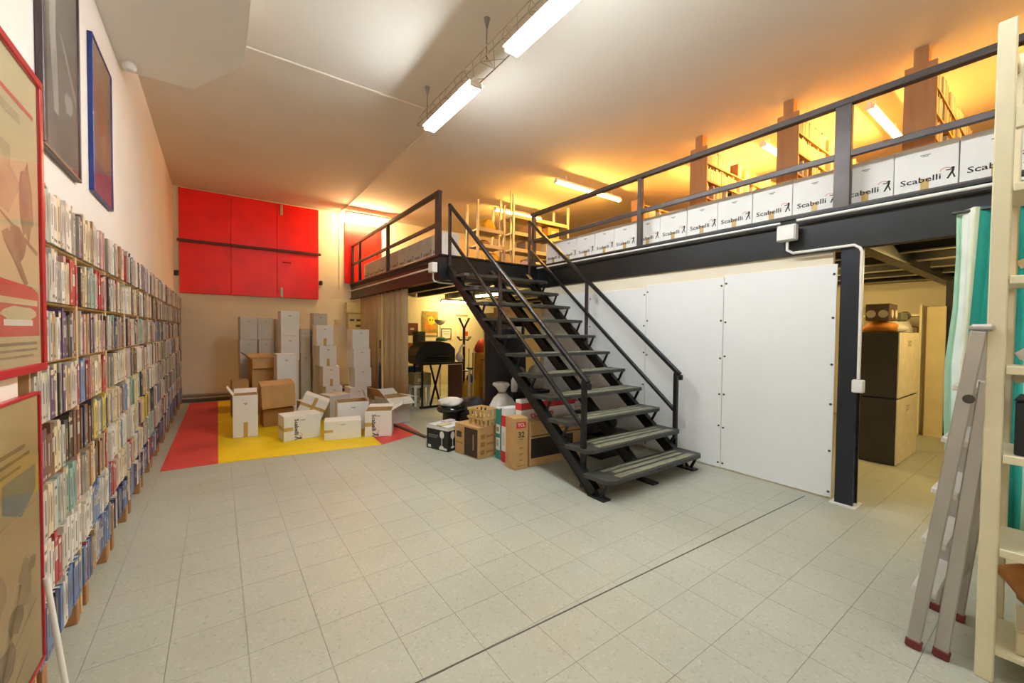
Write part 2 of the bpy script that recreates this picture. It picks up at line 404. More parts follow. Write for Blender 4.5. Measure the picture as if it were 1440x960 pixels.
t = thing('red_door', 'bright red door on upper back wall behind left guard rail', 'door', (2.95, YB - .05, MZ))
part('leaf', MB().box((2.96, YB - .03, 3.365), (.90, .045, 1.46), bev=.004), M_RED, t, True)
part('frame', MB().box((3.47, YB - .03, 3.36), (.11, .06, 1.47), bev=.004), M_WALL, t, True)
part('handle', MB().box((3.3, YB - .06, 3.4), (.03, .03, .12), bev=.006), M_PLASTB, t, True)

# ------------------------------------------------------------------ lights
lt = thing('light_truss', 'slim lattice light truss hung below ceiling between the tube lights', 'truss', (2.04, 3.3, 4.32))
CH = ((1.955, 3.955), (2.125, 3.955), (1.985, 4.07))
for x, z in CH: part('chord', MB().tube([(x, 4.7, z), (x, -1.5, z)], .006, 6), M_GALV, lt, True)
b = MB()
yy = 4.7
while yy > -1.3:
    for (a, c) in ((0, 1), (1, 2), (2, 0)):
        b.tube([(CH[a][0], yy, CH[a][1]), (CH[c][0], yy - .18, CH[c][1])], .0035, 5)
        b.tube([(CH[a][0], yy, CH[a][1]), (CH[c][0], yy, CH[c][1])], .003, 5)
    yy -= .36
part('lacing', b, M_GALV, lt, True)['kind'] = 'stuff'
for y in (4.48, 3.19, 1.6, 0.0):
    part('cable', MB().tube([(1.99, y, 4.31), (1.99, y, 3.95)], .0035, 6), M_SCREW, lt, True)
    part('ceiling_cap', MB().lathe([(.004, -.10), (.03, 0)], 12, (1.99, y, 4.315)), M_INKG, lt, True)
def tube_fixture(label, x, y, z, L, along, tube_m, wd=.17, n=2, group='fluorescent light fixtures'):
    """batten with bare tubes: the tubes themselves give the light"""
    t = thing('tube_light_fixture', label, 'light', (x, y, z), (0, 0, 0 if along == 'y' else PI / 2), group)
    b = MB(); b.box((0, 0, .03), (.055, L, .05), bev=.006)
    for s_ in (-1, 1): b.box((0, s_ * (L / 2 - .012), -.01), (wd * .75, .022, .05), bev=.004)
    hw = .082 if n == 2 else .05; b.prism([(-hw, -L / 2), (hw, -L / 2), (hw, L / 2), (-hw, L / 2)], .006, .012)
    part('housing', b, M_PLASTW, t)
    for k in range(n):
        dx = (k - (n - 1) / 2) * wd * .55
        part('tube', MB().tube([(dx, -L / 2 + .03, -.022), (dx, L / 2 - .03, -.022)], .019, 10), tube_m, t)
    if z > 4: 
        for s_ in (-1, 1): part('hanger', MB().tube([(0, s_ * L * .35, .05), (0, s_ * L * .35, ZC - z - .001)], .008, 6), M_PLASTW, t)
    elif z < 3:
        for s_ in (-1, 1): part('hanger', MB().tube([(0, s_ * L * .35, .05), (0, s_ * L * .35, 2.529 - z)], .008, 6), M_PLASTW, t)
    return t
tube_fixture('white tube light on the truss nearer the stairs, fully in view', 2.04, 4.0, 3.885, 1.1, 'y', M_TUBE_W)
tube_fixture('white tube light on the truss cut by the top of the picture', 2.04, 2.27, 3.885, 1.25, 'y', M_TUBE_W)
for k, y in enumerate((.55, -1.1)):  # out-of-view lamps added along the truss to keep the floor evenly bright
    tube_fixture(('added unseen white tube light on the truss right above the camera', 'added unseen white tube light on the truss behind the camera')[k], 2.04, y, 3.885, 1.25, 'y', M_TUBE_N)
UP = ((5.76, 5.5, 1.75, 'long warm tube light on ceiling past the stair top railing'), (6.9, 1.5, 1.35, 'warm tube light between the two nearest upstairs bookcases'),
      (6.95, 2.68, 1.35, 'warm tube light between second and third upstairs bookcases'), (6.95, 3.75, 1.3, 'warm tube light peeking past the farthest upstairs wooden bookcase end'),
      (5.6, 7.55, 1.3, 'warm tube light above the upstairs metal shelving'), (2.9, 9.9, 1.0, 'bright tube light on ceiling above the small red door'), (6.6, -.3, 1.35, 'warm tube light over the near end of the mezzanine'))
for x, y, L, lb in UP:
    tube_fixture(lb, x, y, ZC - .14, L, 'x', M_TUBE_UP if y < 9 else M_TUBE_BACK, wd=.12, n=1)
tube_fixture('tube light below the mezzanine over the yellow poster', 5.35, 9.9, 2.30, 1.1, 'x', M_TUBE_Y, wd=.1, n=1)
for x, y, lb in ((6.6, 2.6, 'tube light below the mezzanine behind the white panels'), (6.5, .2, 'tube light below mezzanine in front of the stacked cabinets'), (4.85, 7.6, 'tube light below the mezzanine over the black desk')):
    tube_fixture(lb, x, y, 2.31, 1.1, 'y', M_TUBE_Y, wd=.1, n=1)

# ------------------------------------------------------------------ conduits and boxes
def conduit(label, pts, r=.012, mt=M_PLASTW, nm='conduit'):
    b = MB(); c = Vector(pts[0]); b.tube([Vector(p) - c for p in pts], r, 8); return single(nm, b, mt, label, 'conduit', c)
conduit('pale conduit across the ceiling from soffit to light truss', [(.21, 4.9, 4.30), (2.2, 4.9, 4.30)], .012, M_CEIL)
conduit('thin pale conduit along ceiling from tube light to back wall', [(2.40, 4.95, 4.305), (2.40, 10.46, 4.305), (2.40, 10.48, 4.2), (2.40, 10.48, 2.5)], .010, M_WALL)
conduit('white conduit on the brown mezzanine beam left of the stairs', [(2.60, 10.45, 2.43), (2.60, 5.66, 2.43)], .014)
conduit('white conduit along the long black mezzanine beam', [(4.44, 5.45, 2.58), (4.44, 1.72, 2.57)], .012)
conduit('white conduit continuing right from junction box along the beam', [(4.44, 1.58, 2.57), (4.44, -2.5, 2.56)], .014)
conduit('white conduit dropping from junction box to the column switch', [(4.425, 1.65, 2.38), (4.425, 1.65, 2.30), (4.425, 1.60, 2.265), (4.425, 1.14, 2.265), (4.425, 1.10, 2.235), (4.425, 1.085, 2.2), (4.425, 1.085, 1.12)], .013)
conduit('white conduit curving under the landing corner from junction box', [(2.60, 5.62, 2.36), (2.60, 5.62, 2.27), (2.62, 5.62, 2.235), (2.7, 5.62, 2.22), (3.6, 5.62, 2.22)], .013)
for lb, c, d in (('white junction box on landing corner beam left of the stairs', (2.59, 5.6, 2.43), (.08, .14, .15)), ('white junction box on the long beam above the white panels', (4.425, 1.65, 2.46), (.08, .16, .15)), ('small white switch box on the blue-black column', (4.425, 1.085, 1.06), (.06, .08, .11))):
    t = thing('junction_box', lb, 'electrical box', (c[0], c[1], c[2] - d[2] / 2))
    part('housing', MB().box(c, d, bev=.008), M_PLASTW, t, True); part('cover', MB().box((c[0] - d[0] / 2 - .004, c[1], c[2]), (.01, d[1] * .9, d[2] * .9), bev=.003), M_PLASTW, t, True)

# ------------------------------------------------------------------ book wall on the left
PAL = [('white', '#e3dfd6', 10), ('pale grey', '#c4c1b8', 12), ('grey', '#98948b', 8), ('charcoal', '#403c3a', 6), ('cream', '#d9cba8', 9),
       ('dusty pink', '#c79c96', 6), ('red', '#a8383a', 2.5), ('brown', '#6e4c3c', 6), ('navy', '#30385c', 4), ('blue', '#6d86b0', 2.5),
       ('pale teal', '#8fb0a8', 4), ('green', '#4f8260', .6), ('yellow', '#d2bc40', 1), ('purple', '#5c4668', 4), ('tan', '#b4936a', 5)]
BM = {n: mat('book_' + n.replace(' ', '_'), h, 0.45, var=0.10, scale=4) for n, h, _ in PAL}
M_PAGES = mat('book_pages', '#ddd5bf', 0.9, var=0.05, scale=20, stretch=(1, 20, 1))
NAMES = [p[0] for p in PAL]; WTS = [p[2] for p in PAL]
M_SOFTD = mat('soft_print_dark', '#6f6a64', .6); M_SOFTL = mat('soft_print_light', '#b5afa4', .6)
CONTRAST = {n: (M_SOFTD if sum(lin(h)) > 0.75 else M_SOFTL) for n, h, _ in PAL}
def book_geo(b, kind, simple=False, S=(1, 1, 1), O=(0, 0, 0)):
    """unit book: spine at x=0 looking to +X, thickness along Y, height along Z"""
    def bx(c, d, mi, bev=0):
        b.box([c[i] * S[i] + O[i] for i in range(3)], [d[i] * S[i] for i in range(3)], None, mi, bev)
    if simple: bx((-.5, 0, .5), (1, 1, 1), 0)
    else:
        bx((-.02, 0, .5), (.04, 1, 1), 0); bx((-.5, -.46, .5), (.96, .08, 1), 0); bx((-.5, .46, .5), (.96, .08, 1), 0); bx((-.49, 0, .49), (.9, .84, .96), 2)
    e = .006
    def q(y0, y1, z0, z1, mi): b.plate([(e * S[0] + O[0], y * S[1] + O[1], z * S[2] + O[2]) for y, z in ((y0, z0), (y1, z0), (y1, z1), (y0, z1))], mi)
    if kind == 0: q(-.14, .14, .30, .80, 1); q(-.3, .3, .06, .12, 1)
    elif kind == 1: q(-.4, .4, .86, .96, 3); q(-.15, .15, .38, .8, 1); q(-.25, .25, .08, .14, 1)
    elif kind == 2: q(-.44, .44, .45, .72, 3); q(-.2, .2, .5, .68, 1); q(-.3, .3, .82, .88, 1)
    else: q(-.18, -.04, .25, .85, 1); q(.06, .18, .35, .75, 3)
book_me = {}
def book_mesh(col, kind):
    if (col, kind) not in book_me:
        b = MB(); book_geo(b, kind)
        acc = BM[{0: 'grey', 1: 'cream', 2: 'pale grey', 3: 'brown'}[kind]] if col not in ('yellow', 'red') else BM['white']
        book_me[(col, kind)] = b.mesh('book', [BM[col], CONTRAST[col], M_PAGES, acc])
    return book_me[(col, kind)]
ZB = [1.865, 1.61, 1.355, 1.105, .86, .615, .37, .125]
ROWN = ['top row', 'second row down', 'third row down', 'fourth row down', 'fifth row down', 'sixth row down', 'seventh row down', 'lowest row']
UW, NU, BY0 = .674, 12, 2.36
XF = -.578
for u in range(NU):
    y0 = BY0 + u * UW
    t = thing('bookcase', 'pale wood wall bookcase unit, ' + ordn(u) + ' from the red-framed posters', 'bookcase', (XL + .06, y0 + UW / 2, 0), group='bookcase units along the left wall')
    if u == 0: o0 = t
    if u == 0:
        for s_ in (-1, 1):
            part('side_panel', MB().box((0, s_ * (UW / 2 - .007), .93), (.10, .012, 1.86), bev=.002), M_WOOD, t)
            part('foot', MB().box((.03, s_ * (UW / 2 - .09), .055), (.05, .05, .11), bev=.004), M_WOODB, t)
        for z in ZB: part('shelf', MB().box((-.002, 0, z - .006), (.092, UW - .034, .010), bev=.002), M_WOOD, t)
        part('back_panel', MB().box((-.052, 0, 1.0), (.006, UW - .034, 1.75)), M_WOOD, t)
    else:
        for ch in list(o0.children):
            c = ch.copy(); COL.objects.link(c); c.parent = t
stuff = MB()
SLOT = {n: i for i, n in enumerate(NAMES)}
smats = [BM[n] for n in NAMES] + [M_SOFTD, M_SOFTL]
n_ind = 0
for r, z in enumerate(ZB):
    y = BY0 + .025; k = 0
    wts = list(WTS)
    if r == 7: wts = [4, 2, 1, 1, 1, 0, 1, 0, 6, 16, 1, 0, 0, 3, 1]
    if r == 6: wts = [14, 8, 2, 1, 6, 1, 5, 1, 1, 4, 1, 0, 0, 1, 2]
    if r == 0: wts = [10, 16, 12, 4, 5, 7, 1, 3, 1, 1, 1, 0, 0, 1, 2]
    run = 0
    while y < BY0 + NU * UW - .06:
        wd = random.choice((.020, .024, .028, .030, .034, .040, .048))
        if r in (6, 7) and random.random() < .3: wd = .045
        un = int((y - BY0) / UW); end = BY0 + (un + 1) * UW - .02
        if y + wd > end: y = end + .04; continue
        if run <= 0 or random.random() < .35: col = random.choices(NAMES, wts)[0]; run = random.randint(1, 4)
        run -= 1
        h = random.choice((.19, .20, .205, .215, .22, .225, .232)); d = random.uniform(.098, .106)
        if r == 0: h += .012
        kind = random.randint(0, 3); x = XF - random.uniform(0, .008)
        if k < 37 and n_ind < 300:
            o = place('book', book_mesh(col, kind), None, (x, y + wd / 2, z), (0, 0, 0), (d, wd - .0012, h))
            tag(o, '%s book on the %s of the book wall, %s from the posters' % (col, ROWN[r], ordn(k)), 'book', 'books at the near end of the wall bookcases')
            n_ind += 1
        else:
            b2 = MB(); book_geo(b2, kind, True, (d, wd - .0012, h), (x, y + wd / 2, z))
            ci = SLOT[col]; dark = 15 if CONTRAST[col] is M_SOFTD else 16
            acc = random.choice((0, 4, 2, 1))
            b2.m = [ci if m_ == 0 else (dark if m_ == 1 else acc) for m_ in b2.m]
            stuff.add(b2.v, b2.f); stuff.m[-len(b2.m):] = b2.m
        y += wd + (random.uniform(0, .02) if random.random() < .06 else 0); k += 1
o = place('book_rows', stuff.mesh('book_rows', smats)); o['kind'] = 'stuff'
tag(o, 'long rows of narrow books filling the farther wall bookcases', 'books')

# ------------------------------------------------------------------ framed posters
def pane_mat():
    m = bpy.data.materials.new('picture_glass'); m.use_nodes = True; nt = m.node_tree; nt.nodes.clear()
    out = nt.nodes.new('ShaderNodeOutputMaterial'); mx = nt.nodes.new('ShaderNodeMixShader'); tr = nt.nodes.new('ShaderNodeBsdfTransparent'); gl = nt.nodes.new('ShaderNodeBsdfGlossy')
    fr = nt.nodes.new('ShaderNodeFresnel'); fr.inputs[0].default_value = 1.35; gl.inputs['Roughness'].default_value = 0.06
    nt.links.new(fr.outputs[0], mx.inputs[0]); nt.links.new(tr.outputs[0], mx.inputs[1]); nt.links.new(gl.outputs[0], mx.inputs[2]); nt.links.new(mx.outputs[0], out.inputs[0])
    return m
M_PANE = pane_mat()
def framed(label, xw, y0, y1, z0, z1, depth, bar, fm, art, paper, side=None):
    """picture hung on a wall looking to +X; art: list of (polygon in 0..1 uv, material)"""
    t = thing('framed_poster', label, 'poster', (xw, (y0 + y1) / 2, z0))
    W, H = y1 - y0, z1 - z0; b = MB()
    b.box((depth / 2, 0, H - bar / 2), (depth, W, bar), bev=.003); b.box((depth / 2, 0, bar / 2), (depth, W, bar), bev=.003)
    for s_ in (-1, 1): b.box((depth / 2, s_ * (W / 2 - bar / 2), H / 2), (depth, bar, H - 2 * bar), bev=.003)
    part('frame', b, fm, t)
    part('backing', MB().box((depth * .2, 0, H / 2), (depth * .38, W - bar, H - bar)), side or fm, t)
    xp = depth * .55; b = MB(); mats_ = [paper]
    b.box((xp, 0, H / 2), (.004, W - 1.8 * bar, H - 1.8 * bar))
    for k, (poly, m_) in enumerate(art):
        if m_ not in mats_: mats_.append(m_)
        b.plate([(xp + .0025 + k * .00006, (u - .5) * (W - 2 * bar), bar + v * (H - 2 * bar)) for u, v in poly], mats_.index(m_))
    part('print', b, mats_, t)
    part('glass', MB().plate([(depth * .85, y_, z_) for y_, z_ in ((-W / 2 + bar, bar), (W / 2 - bar, bar), (W / 2 - bar, H - bar), (-W / 2 + bar, H - bar))]), M_PANE, t)
    return t
def rc(u0, u1, v0, v1): return [(u0, v0), (u1, v0), (u1, v1), (u0, v1)]
def blobpoly(cu, cv, ru, rv, n=14, seed=0):
    rr = random.Random(seed)
    return [(min(1, max(0, cu + ru * math.cos(2 * PI * k / n) * rr.uniform(.7, 1.15))), min(1, max(0, cv + rv * math.sin(2 * PI * k / n) * rr.uniform(.7, 1.15)))) for k in range(n)]
M_PAPER = mat('aged_paper', '#d6c9a0', .7, var=.08, scale=2); M_SKETCH = mat('sketch_grey', '#bdb08e', .7, var=.15, scale=8); M_SKETCH2 = mat('sketch_brown', '#a39577', .7, var=.2, scale=10)
M_PRED = mat('poster_red', '#d2635a', .6, var=.08); M_PBLUE = mat('poster_blue', '#8aa3b8', .6, var=.1); M_FRED = mat('red_frame', '#b01326', .3, var=.06)
art1 = [(blobpoly(.55, .60, .22, .13, seed=2), M_SKETCH), (blobpoly(.86, .55, .08, .14, seed=3), M_SKETCH2), (blobpoly(.3, .45, .25, .12, seed=4), M_SKETCH), (blobpoly(.75, .40, .12, .06, seed=14), M_SKETCH2),
        ([(.5, .5), (.53, .5), (.98, .40), (.97, .385)], M_SKETCH2), ([(.6, .42), (.66, .44), (.86, .28), (.82, .27)], M_SKETCH2),
        (rc(.3, .95, .86, .875), M_PRED), (rc(.5, .8, .80, .83), M_SKETCH), (rc(.02, .98, .10, .25), M_PRED), ([(.02, .25), (.6, .24), (.98, .25), (.9, .27), (.4, .285)], M_PRED),
        (rc(.55, .96, .205, .225), M_PAPER), (blobpoly(.75, .17, .2, .03, seed=5), M_PAPER), (rc(.6, .9, .135, .155), M_CARD_W), (rc(.2, .95, .07, .08), M_SKETCH2), (rc(.25, .95, .05, .058), M_SKETCH2), (rc(.2, .9, .03, .037), M_SKETCH2)]
XP = -.585
pu = onx(60, 118, XP + .03); pl = onx(61, 521, XP + .03); ql = onx(61, 549, XP + .03); qb = onx(61, 936, XP + .03)
framed('upper framed poster with thick red frame and red lettering band', XP, pu.y - .92, pu.y, pl.z, pu.z, .03, .03, M_FRED, art1, M_PAPER)
art2 = [(rc(.3, .85, .83, .845), M_SKETCH2), (rc(.4, .9, .80, .812), M_SKETCH2), (rc(.35, .8, .77, .78), M_SKETCH2), (rc(.62, .96, .66, .75), M_PBLUE), (rc(.15, .55, .63, .72), M_PBLUE), ([(.62, .66), (.8, .60), (.96, .66)], M_PBLUE),
        (rc(.2, .98, .615, .62), M_SKETCH), (blobpoly(.82, .36, .08, .10, seed=7), M_SKETCH), (blobpoly(.72, .28, .10, .05, seed=8), M_SKETCH2), (blobpoly(.55, .42, .1, .08, seed=9), M_SKETCH), (blobpoly(.9, .40, .05, .03, seed=11), M_SKETCH2),
        (blobpoly(.6, .18, .12, .06, seed=10), M_SKETCH2), ([(.3, .1), (.34, .1), (.95, .26), (.95, .25)], M_SKETCH), ([(.2, .05), (.3, .05), (.8, .18), (.78, .17)], M_SKETCH), ([(.5, .02), (.56, .02), (.9, .14), (.88, .13)], M_SKETCH2)]
framed('lower framed poster with thin red edge, blue panels and grey sketch', XP, ql.y - .90, ql.y, qb.z, ql.z, .025, .012, M_FRED, art2, M_PAPER)
gb = onx(62, 205, XL + .02); gt = onx(113, 4, XL + .02); gr = onx(112, 254, XL + .02)
M_GP = mat('grey_photo', '#8d8880', .35, var=.35, scale=2.2); M_GP2 = mat('grey_photo_pale', '#bdb8ae', .35, var=.15, scale=3)
framed('grey photographic poster in dark frame high on the left wall', XL + .001, gb.y - .03, gr.y, gb.z, gt.z + .02, .03, .018, mat('dark_frame', '#4b3a40', .4), [
    ([(.18, .95), (.40, .97), (.36, .6), (.42, .2), (.28, .2), (.2, .55)], M_GP2), ([(.45, .62), (.55, .60), (.95, .42), (.95, .36)], M_GP2), (blobpoly(.7, .32, .14, .06, seed=5), M_GP2), (rc(.0, .12, .0, 1), mat('grey_photo_dark', '#55524e', .4, var=.3))], M_GP)
bl = onx(133, 262, XL + .028); btp = onx(130, 45, XL + .028); br = onx(160, 298, XL + .028)
M_BP = mat('rose_photo', '#a98a74', .35, var=.22, scale=2.0)
framed('deep blue-sided poster with rosy print on the left wall', XL + .001, bl.y, br.y, br.z, btp.z, .028, .010, mat('deep_blue', '#22357f', .4), [
    (rc(.02, .98, .0, .22), mat('mauve_print', '#94707a', .4, var=.15)), (blobpoly(.45, .62, .2, .2, seed=6), mat('rose_print', '#a56d55', .4, var=.2)), (blobpoly(.6, .38, .12, .12, seed=16), mat('rose_print_pale', '#c99b80', .4, var=.2))], M_BP, side=mat('deep_blue2', '#22357f', .4))
p0 = onx(65, 812, -.53); p1 = onz(101, 1015); p1.z = .012
b = MB(); b.tube([Vector((0, 0, 0)), p0 - p1], .009, 8)
single('wooden_stick', b, M_CARD_W, 'thin white stick leaning beside the lower framed poster', 'stick', p1)

# ------------------------------------------------------------------ cartons
def logo_mesh():
    b = MB(); r = .011
    b.xz([(.02 + r * math.cos(a * PI / 5), .062 + r * math.sin(a * PI / 5)) for a in range(10)], 0, 0)
    b.xz([(.008, .03), (.022, .022), (.03, .052), (.014, .052)], 0, 0); b.xz([(.008, .032), (.02, .026), (-.004, -.018), (-.014, -.014)], 0, 0)
    b.xz([(.014, .028), (.024, .022), (.036, -.012), (.028, -.018)], 0, 0); b.xz([(-.018, .05), (.012, .047), (.012, .054), (-.018, .058)], 0, 0)
    for k in range(6):
        a0, a1 = PI * k / 6, PI * (k + 1) / 6
        b.xz([(-.02 + .034 * math.cos(a0), .052 + .026 * math.sin(a0)), (-.02 + .034 * math.cos(a1), .052 + .026 * math.sin(a1)), (-.02 + .028 * math.cos(a1), .052 + .020 * math.sin(a1)), (-.02 + .028 * math.cos(a0), .052 + .020 * math.sin(a0))], 0, 1)
    return b.mesh('logo', [M_INK, M_INKR])
LOGO = logo_mesh(); _cm = {}
def closed_mesh(w_, d_, h_, m_):
    k = (round(w_, 3), round(d_, 3), round(h_, 3), m_.name)
    if k not in _cm:
        b = MB(); b.box((0, 0, h_ / 2), (w_, d_, h_), bev=.004); _cm[k] = b.mesh('body', m_)
    return _cm[k]
def open_mesh(w_, d_, h_, m_, inner):
    b = MB(); t_ = .006
    b.box((0, 0, t_ / 2), (w_, d_, t_), mi=0)
    for s_ in (-1, 1):
        b.box((0, s_ * (d_ / 2 - t_ / 2), h_ / 2), (w_, t_, h_)); b.box((s_ * (w_ / 2 - t_ / 2), 0, h_ / 2), (t_, d_ - 2 * t_, h_))
        b.box((0, s_ * (d_ / 2 - t_ - .001), h_ / 2 + t_), (w_ - 2 * t_ - .002, .001, h_ - 2 * t_), mi=1); b.box((s_ * (w_ / 2 - t_ - .001), 0, h_ / 2 + t_), (.001, d_ - 2 * t_ - .002, h_ - 2 * t_), mi=1)
    b.box((0, 0, t_ + .001), (w_ - .02, d_ - .02, .001), mi=1)
    return b.mesh('body', [m_, inner])
def carton(label, loc, rot, dim, m_=None, text=None, tape='v', opened=None, marks=1, group='cartons heaped by the back wall', parent_name='cardboard_carton'):
    """carton standing on its base centre; printed face looks to local -Y"""
    m_ = m_ or M_CARD_W; w_, d_, h_ = dim
    t = thing(parent_name, label, 'box', loc, rot, group)
    if opened:
        place('body', open_mesh(w_, d_, h_, m_, M_KRAFT), t)
        for (axis, s_, ang) in opened:
            L = (w_ if axis == 'y' else d_) - .01; fw = min(d_, w_) * .48
            b = MB(); b.box((0, fw / 2, 0), (L, fw, .005), mi=0); b.box((0, fw / 2, -.003), (L - .004, fw - .004, .001), mi=1)
            o = place('flap', b.mesh('flap', [m_, M_KRAFT]), t)
            rz = {('y', 1): 0, ('y', -1): PI, ('x', 1): -PI / 2, ('x', -1): PI / 2}[(axis, s_)]
            o.location = ((0, s_ * (d_ / 2 - .003), h_) if axis == 'y' else (s_ * (w_ / 2 - .003), 0, h_))
            o.rotation_euler = Euler((ang, 0, rz))
    else: place('body', closed_mesh(w_, d_, h_, m_), t)
    yf = -d_ / 2 - .0012
    if tape == 'v':
        b = MB(); b.xz(rc(-.025, .025, .0, h_ * .36), yf); part('tape', b, M_TAPE, t)
        if not opened: part('tape', MB().box((0, 0, h_ + .0008), (.05, d_ - .01, .001)), M_TAPE, t)
    elif tape == 'h':
        b = MB(); b.xz(rc(-w_ / 2, -w_ / 2 + .11, h_ * .40, h_ * .55), yf); part('tape', b, M_TAPE, t)
        b = MB(); b.plate([(-w_ / 2 - .0012, y, z) for y, z in ((-d_ / 2, h_ * .40), (d_ / 2, h_ * .40), (d_ / 2, h_ * .55), (-d_ / 2, h_ * .55))]); part('tape', b, M_TAPE, t)
    elif tape == 'x':
        b = MB(); b.xz(rc(-.025, .025, 0, h_), yf); b.xz(rc(-w_ / 2, w_ / 2, h_ / 2 - .022, h_ / 2 + .022), yf - .0005); part('tape', b, M_TAPE, t)
    if text == 'h':
        lettering(t, 'Scabelli', w_ * .17, (-w_ * .07, yf - .001, h_ * .34), bold=.0008, stretch=1.3)
        place('logo', LOGO, t, (w_ * .37, yf - .001, h_ * .31), scale=[w_ / .378] * 3)
    elif text == 'v':
        lettering(t, 'Scabelli', h_ * .20, (-w_ * .17, yf - .001, h_ * .54), (0, 0, 0), bold=.0016, stretch=1.12).rotation_euler = Euler((PI / 2, PI / 2, 0))
        place('logo', LOGO, t, (-w_ * .18, yf - .001, h_ * .12), (0, PI / 2, 0))
    if marks:
        b = MB()
        b.xz(rc(-w_ * .08, w_ * .08, h_ * .80, h_ * .82), yf); b.xz(rc(-w_ * .04, w_ * .05, h_ * .775, h_ * .79), yf); part('print_mark', b, M_INKG, t)
    return t
# row behind the long guard rail and row behind the short one
W_ = .378
for k in range(16):
    y = 5.30 - k * W_
    carton('white printed carton behind the long guard rail, %s from the stairs' % ordn(k), (4.83, y, MZ + .001), (random.uniform(-.004, .004), 0, -PI / 2 + random.uniform(-.012, .012)), (W_ - .006, .30, .42 + random.uniform(-.006, .006)), text='h', group='printed cartons lined up behind the long guard rail')
for k in range(11):
    y = 5.98 + k * W_
    carton('white printed carton behind the short guard rail, %s from the stairs' % ordn(k), (2.98, y, MZ + .001), (0, 0, -PI / 2 + random.uniform(-.012, .012)), (W_ - .006, .30, .42), M_CARD_G if k else M_CARD_W, text='h', group='printed cartons lined up behind the short guard rail')
# standing stacks
def stack(lb, u0, u1, vtop, y, n, m_=None, dep=.36, lean=0.0, rz=0.0, jog=0.02, tape=None):
    a = ony(u0, vtop, y); c = ony(u1, vtop, y); wd = c.x - a.x; h_ = a.z / n
    for k in range(n):
        x = (a.x + c.x) / 2 - lean * (n - 1 - k) + random.uniform(-jog, jog) * .5
        carton('%s, %s up' % (lb, ordn(k)), (x, y + dep / 2, k * h_ + .003), (0, 0, rz + random.uniform(-.03, .03)), (wd, dep, h_ - .002), m_, tape=tape)
stack('grey-white carton in the stack at the left end of the heap', 337, 361, 445, 9.0, 4, M_CARD_G, rz=.06)
stack('grey-white carton in the stack second from left in the heap', 363, 385, 446, 9.1, 4, M_CARD_G, rz=-.03)
stack('grey carton in the narrow stack half hidden behind the tallest stack', 387, 404, 448, 9.35, 4, M_CARD_G)
stack('bright white carton in the tallest stack of the heap', 394, 420, 437, 8.55, 4, jog=.012)
stack('white carton in the low stack before the tallest one', 389, 416, 498, 7.85, 2, jog=.02, rz=.05)
stack('grey carton in the dim stack right of the tallest stack', 423, 437, 462, 9.3, 3, M_CARD_G)
stack('pale grey carton in the far stack behind the leaning stack', 440, 460, 440, 9.2, 4, M_CARD_G)
stack('white carton in the leaning stack in the middle of the heap', 445, 469, 457, 8.5, 4, lean=-.055, jog=.01, tape='v')
stack('white carton in the crooked stack before the hanging strips', 496, 520, 463, 8.2, 4, jog=.12, rz=.08)
# front boxes of the heap
a = onz(330, 617); c = onz(363, 614)
carton('tall white carton with open kraft top on the yellow floor', ((a.x + c.x) / 2, a.y + .16, .004), (0, 0, -.05), (.29, .30, .58), tape='v', opened=(('y', 1, .35), ('x', -1, 1.0)))
a = onz(396, 622); c = onz(448, 614)
carton('white carton lying on its side with sideways lettering and tape', ((a.x + c.x) / 2 + .01, a.y + .18, .004), (0, 0, .09), (.46, .34, .33), text='v', tape='h')
a = onz(460, 620); c = onz(513, 616)
carton('plain low white carton nearest the yellow front edge', ((a.x + c.x) / 2, a.y + .12, .004), (0, 0, -.22), (.47, .30, .25), tape='h')
a = onz(515, 613)
carton('white carton opened to the right with sideways lettering', (a.x + .20, a.y + .03, .004), (0, 0, -.42), (.36, .34, .36), text='v', tape='h', opened=(('x', 1, .5), ('y', 1, .1)))
carton('open kraft-lined carton at the right end of the heap', (2.32, 6.56, .004), (0, 0, .15), (.42, .40, .42), M_CARD_G, tape=None, opened=(('y', 1, .4), ('y', -1, -.5), ('x', 1, -.2), ('x', -1, .9)))
carton('white carton tilted on edge with crossed tape', (1.14, 6.92, .19), (0, .42, -.25), (.36, .33, .30), tape='x')
carton('small grey carton propping the tilted taped carton', (1.20, 7.35, .004), (0, 0, .2), (.26, .3, .34), M_CARD_G, tape=None)
carton('white carton with torn kraft edge behind the low white carton', (1.66, 6.48, .004), (0, 0, -.12), (.44, .34, .42), tape=None, text=None, opened=(('x', 1, 1.9),))
carton('white carton lying behind the sideways lettered carton', (1.60, 7.3, .004), (0, 0, .25), (.36, .36, .42), M_CARD_G)
a = ony(368, 548, 7.1); c = ony(416, 545, 7.1)
carton('kraft brown carton tipped toward the viewer in the heap', ((a.x + c.x) / 2, 7.30, .32), (.12, -.05, .02), (c.x - a.x, .34, .36), M_KRAFT, tape=None, marks=0)
carton('kraft brown carton supporting the tipped brown one', ((a.x + c.x) / 2, 7.40, .004), (0, 0, .05), (.42, .36, .27), M_KRAFT_D, tape=None, marks=0)
carton('open kraft brown carton before the two left stacks', (.66, 8.52, .46), (0, 0, .1), (.40, .36, .52), M_KRAFT, tape=None, marks=0, opened=(('y', -1, -1.2), ('y', 1, .4), ('x', -1, .7)))
carton('dark kraft carton under the open brown one', (.66, 8.52, .004), (0, 0, .05), (.46, .40, .45), M_KRAFT_D, tape=None, marks=0)
carton('kraft brown carton beside the tall open white carton', (.30, 8.45, .004), (0, 0, .05), (.24, .36, .62), M_KRAFT, tape=None, marks=0)

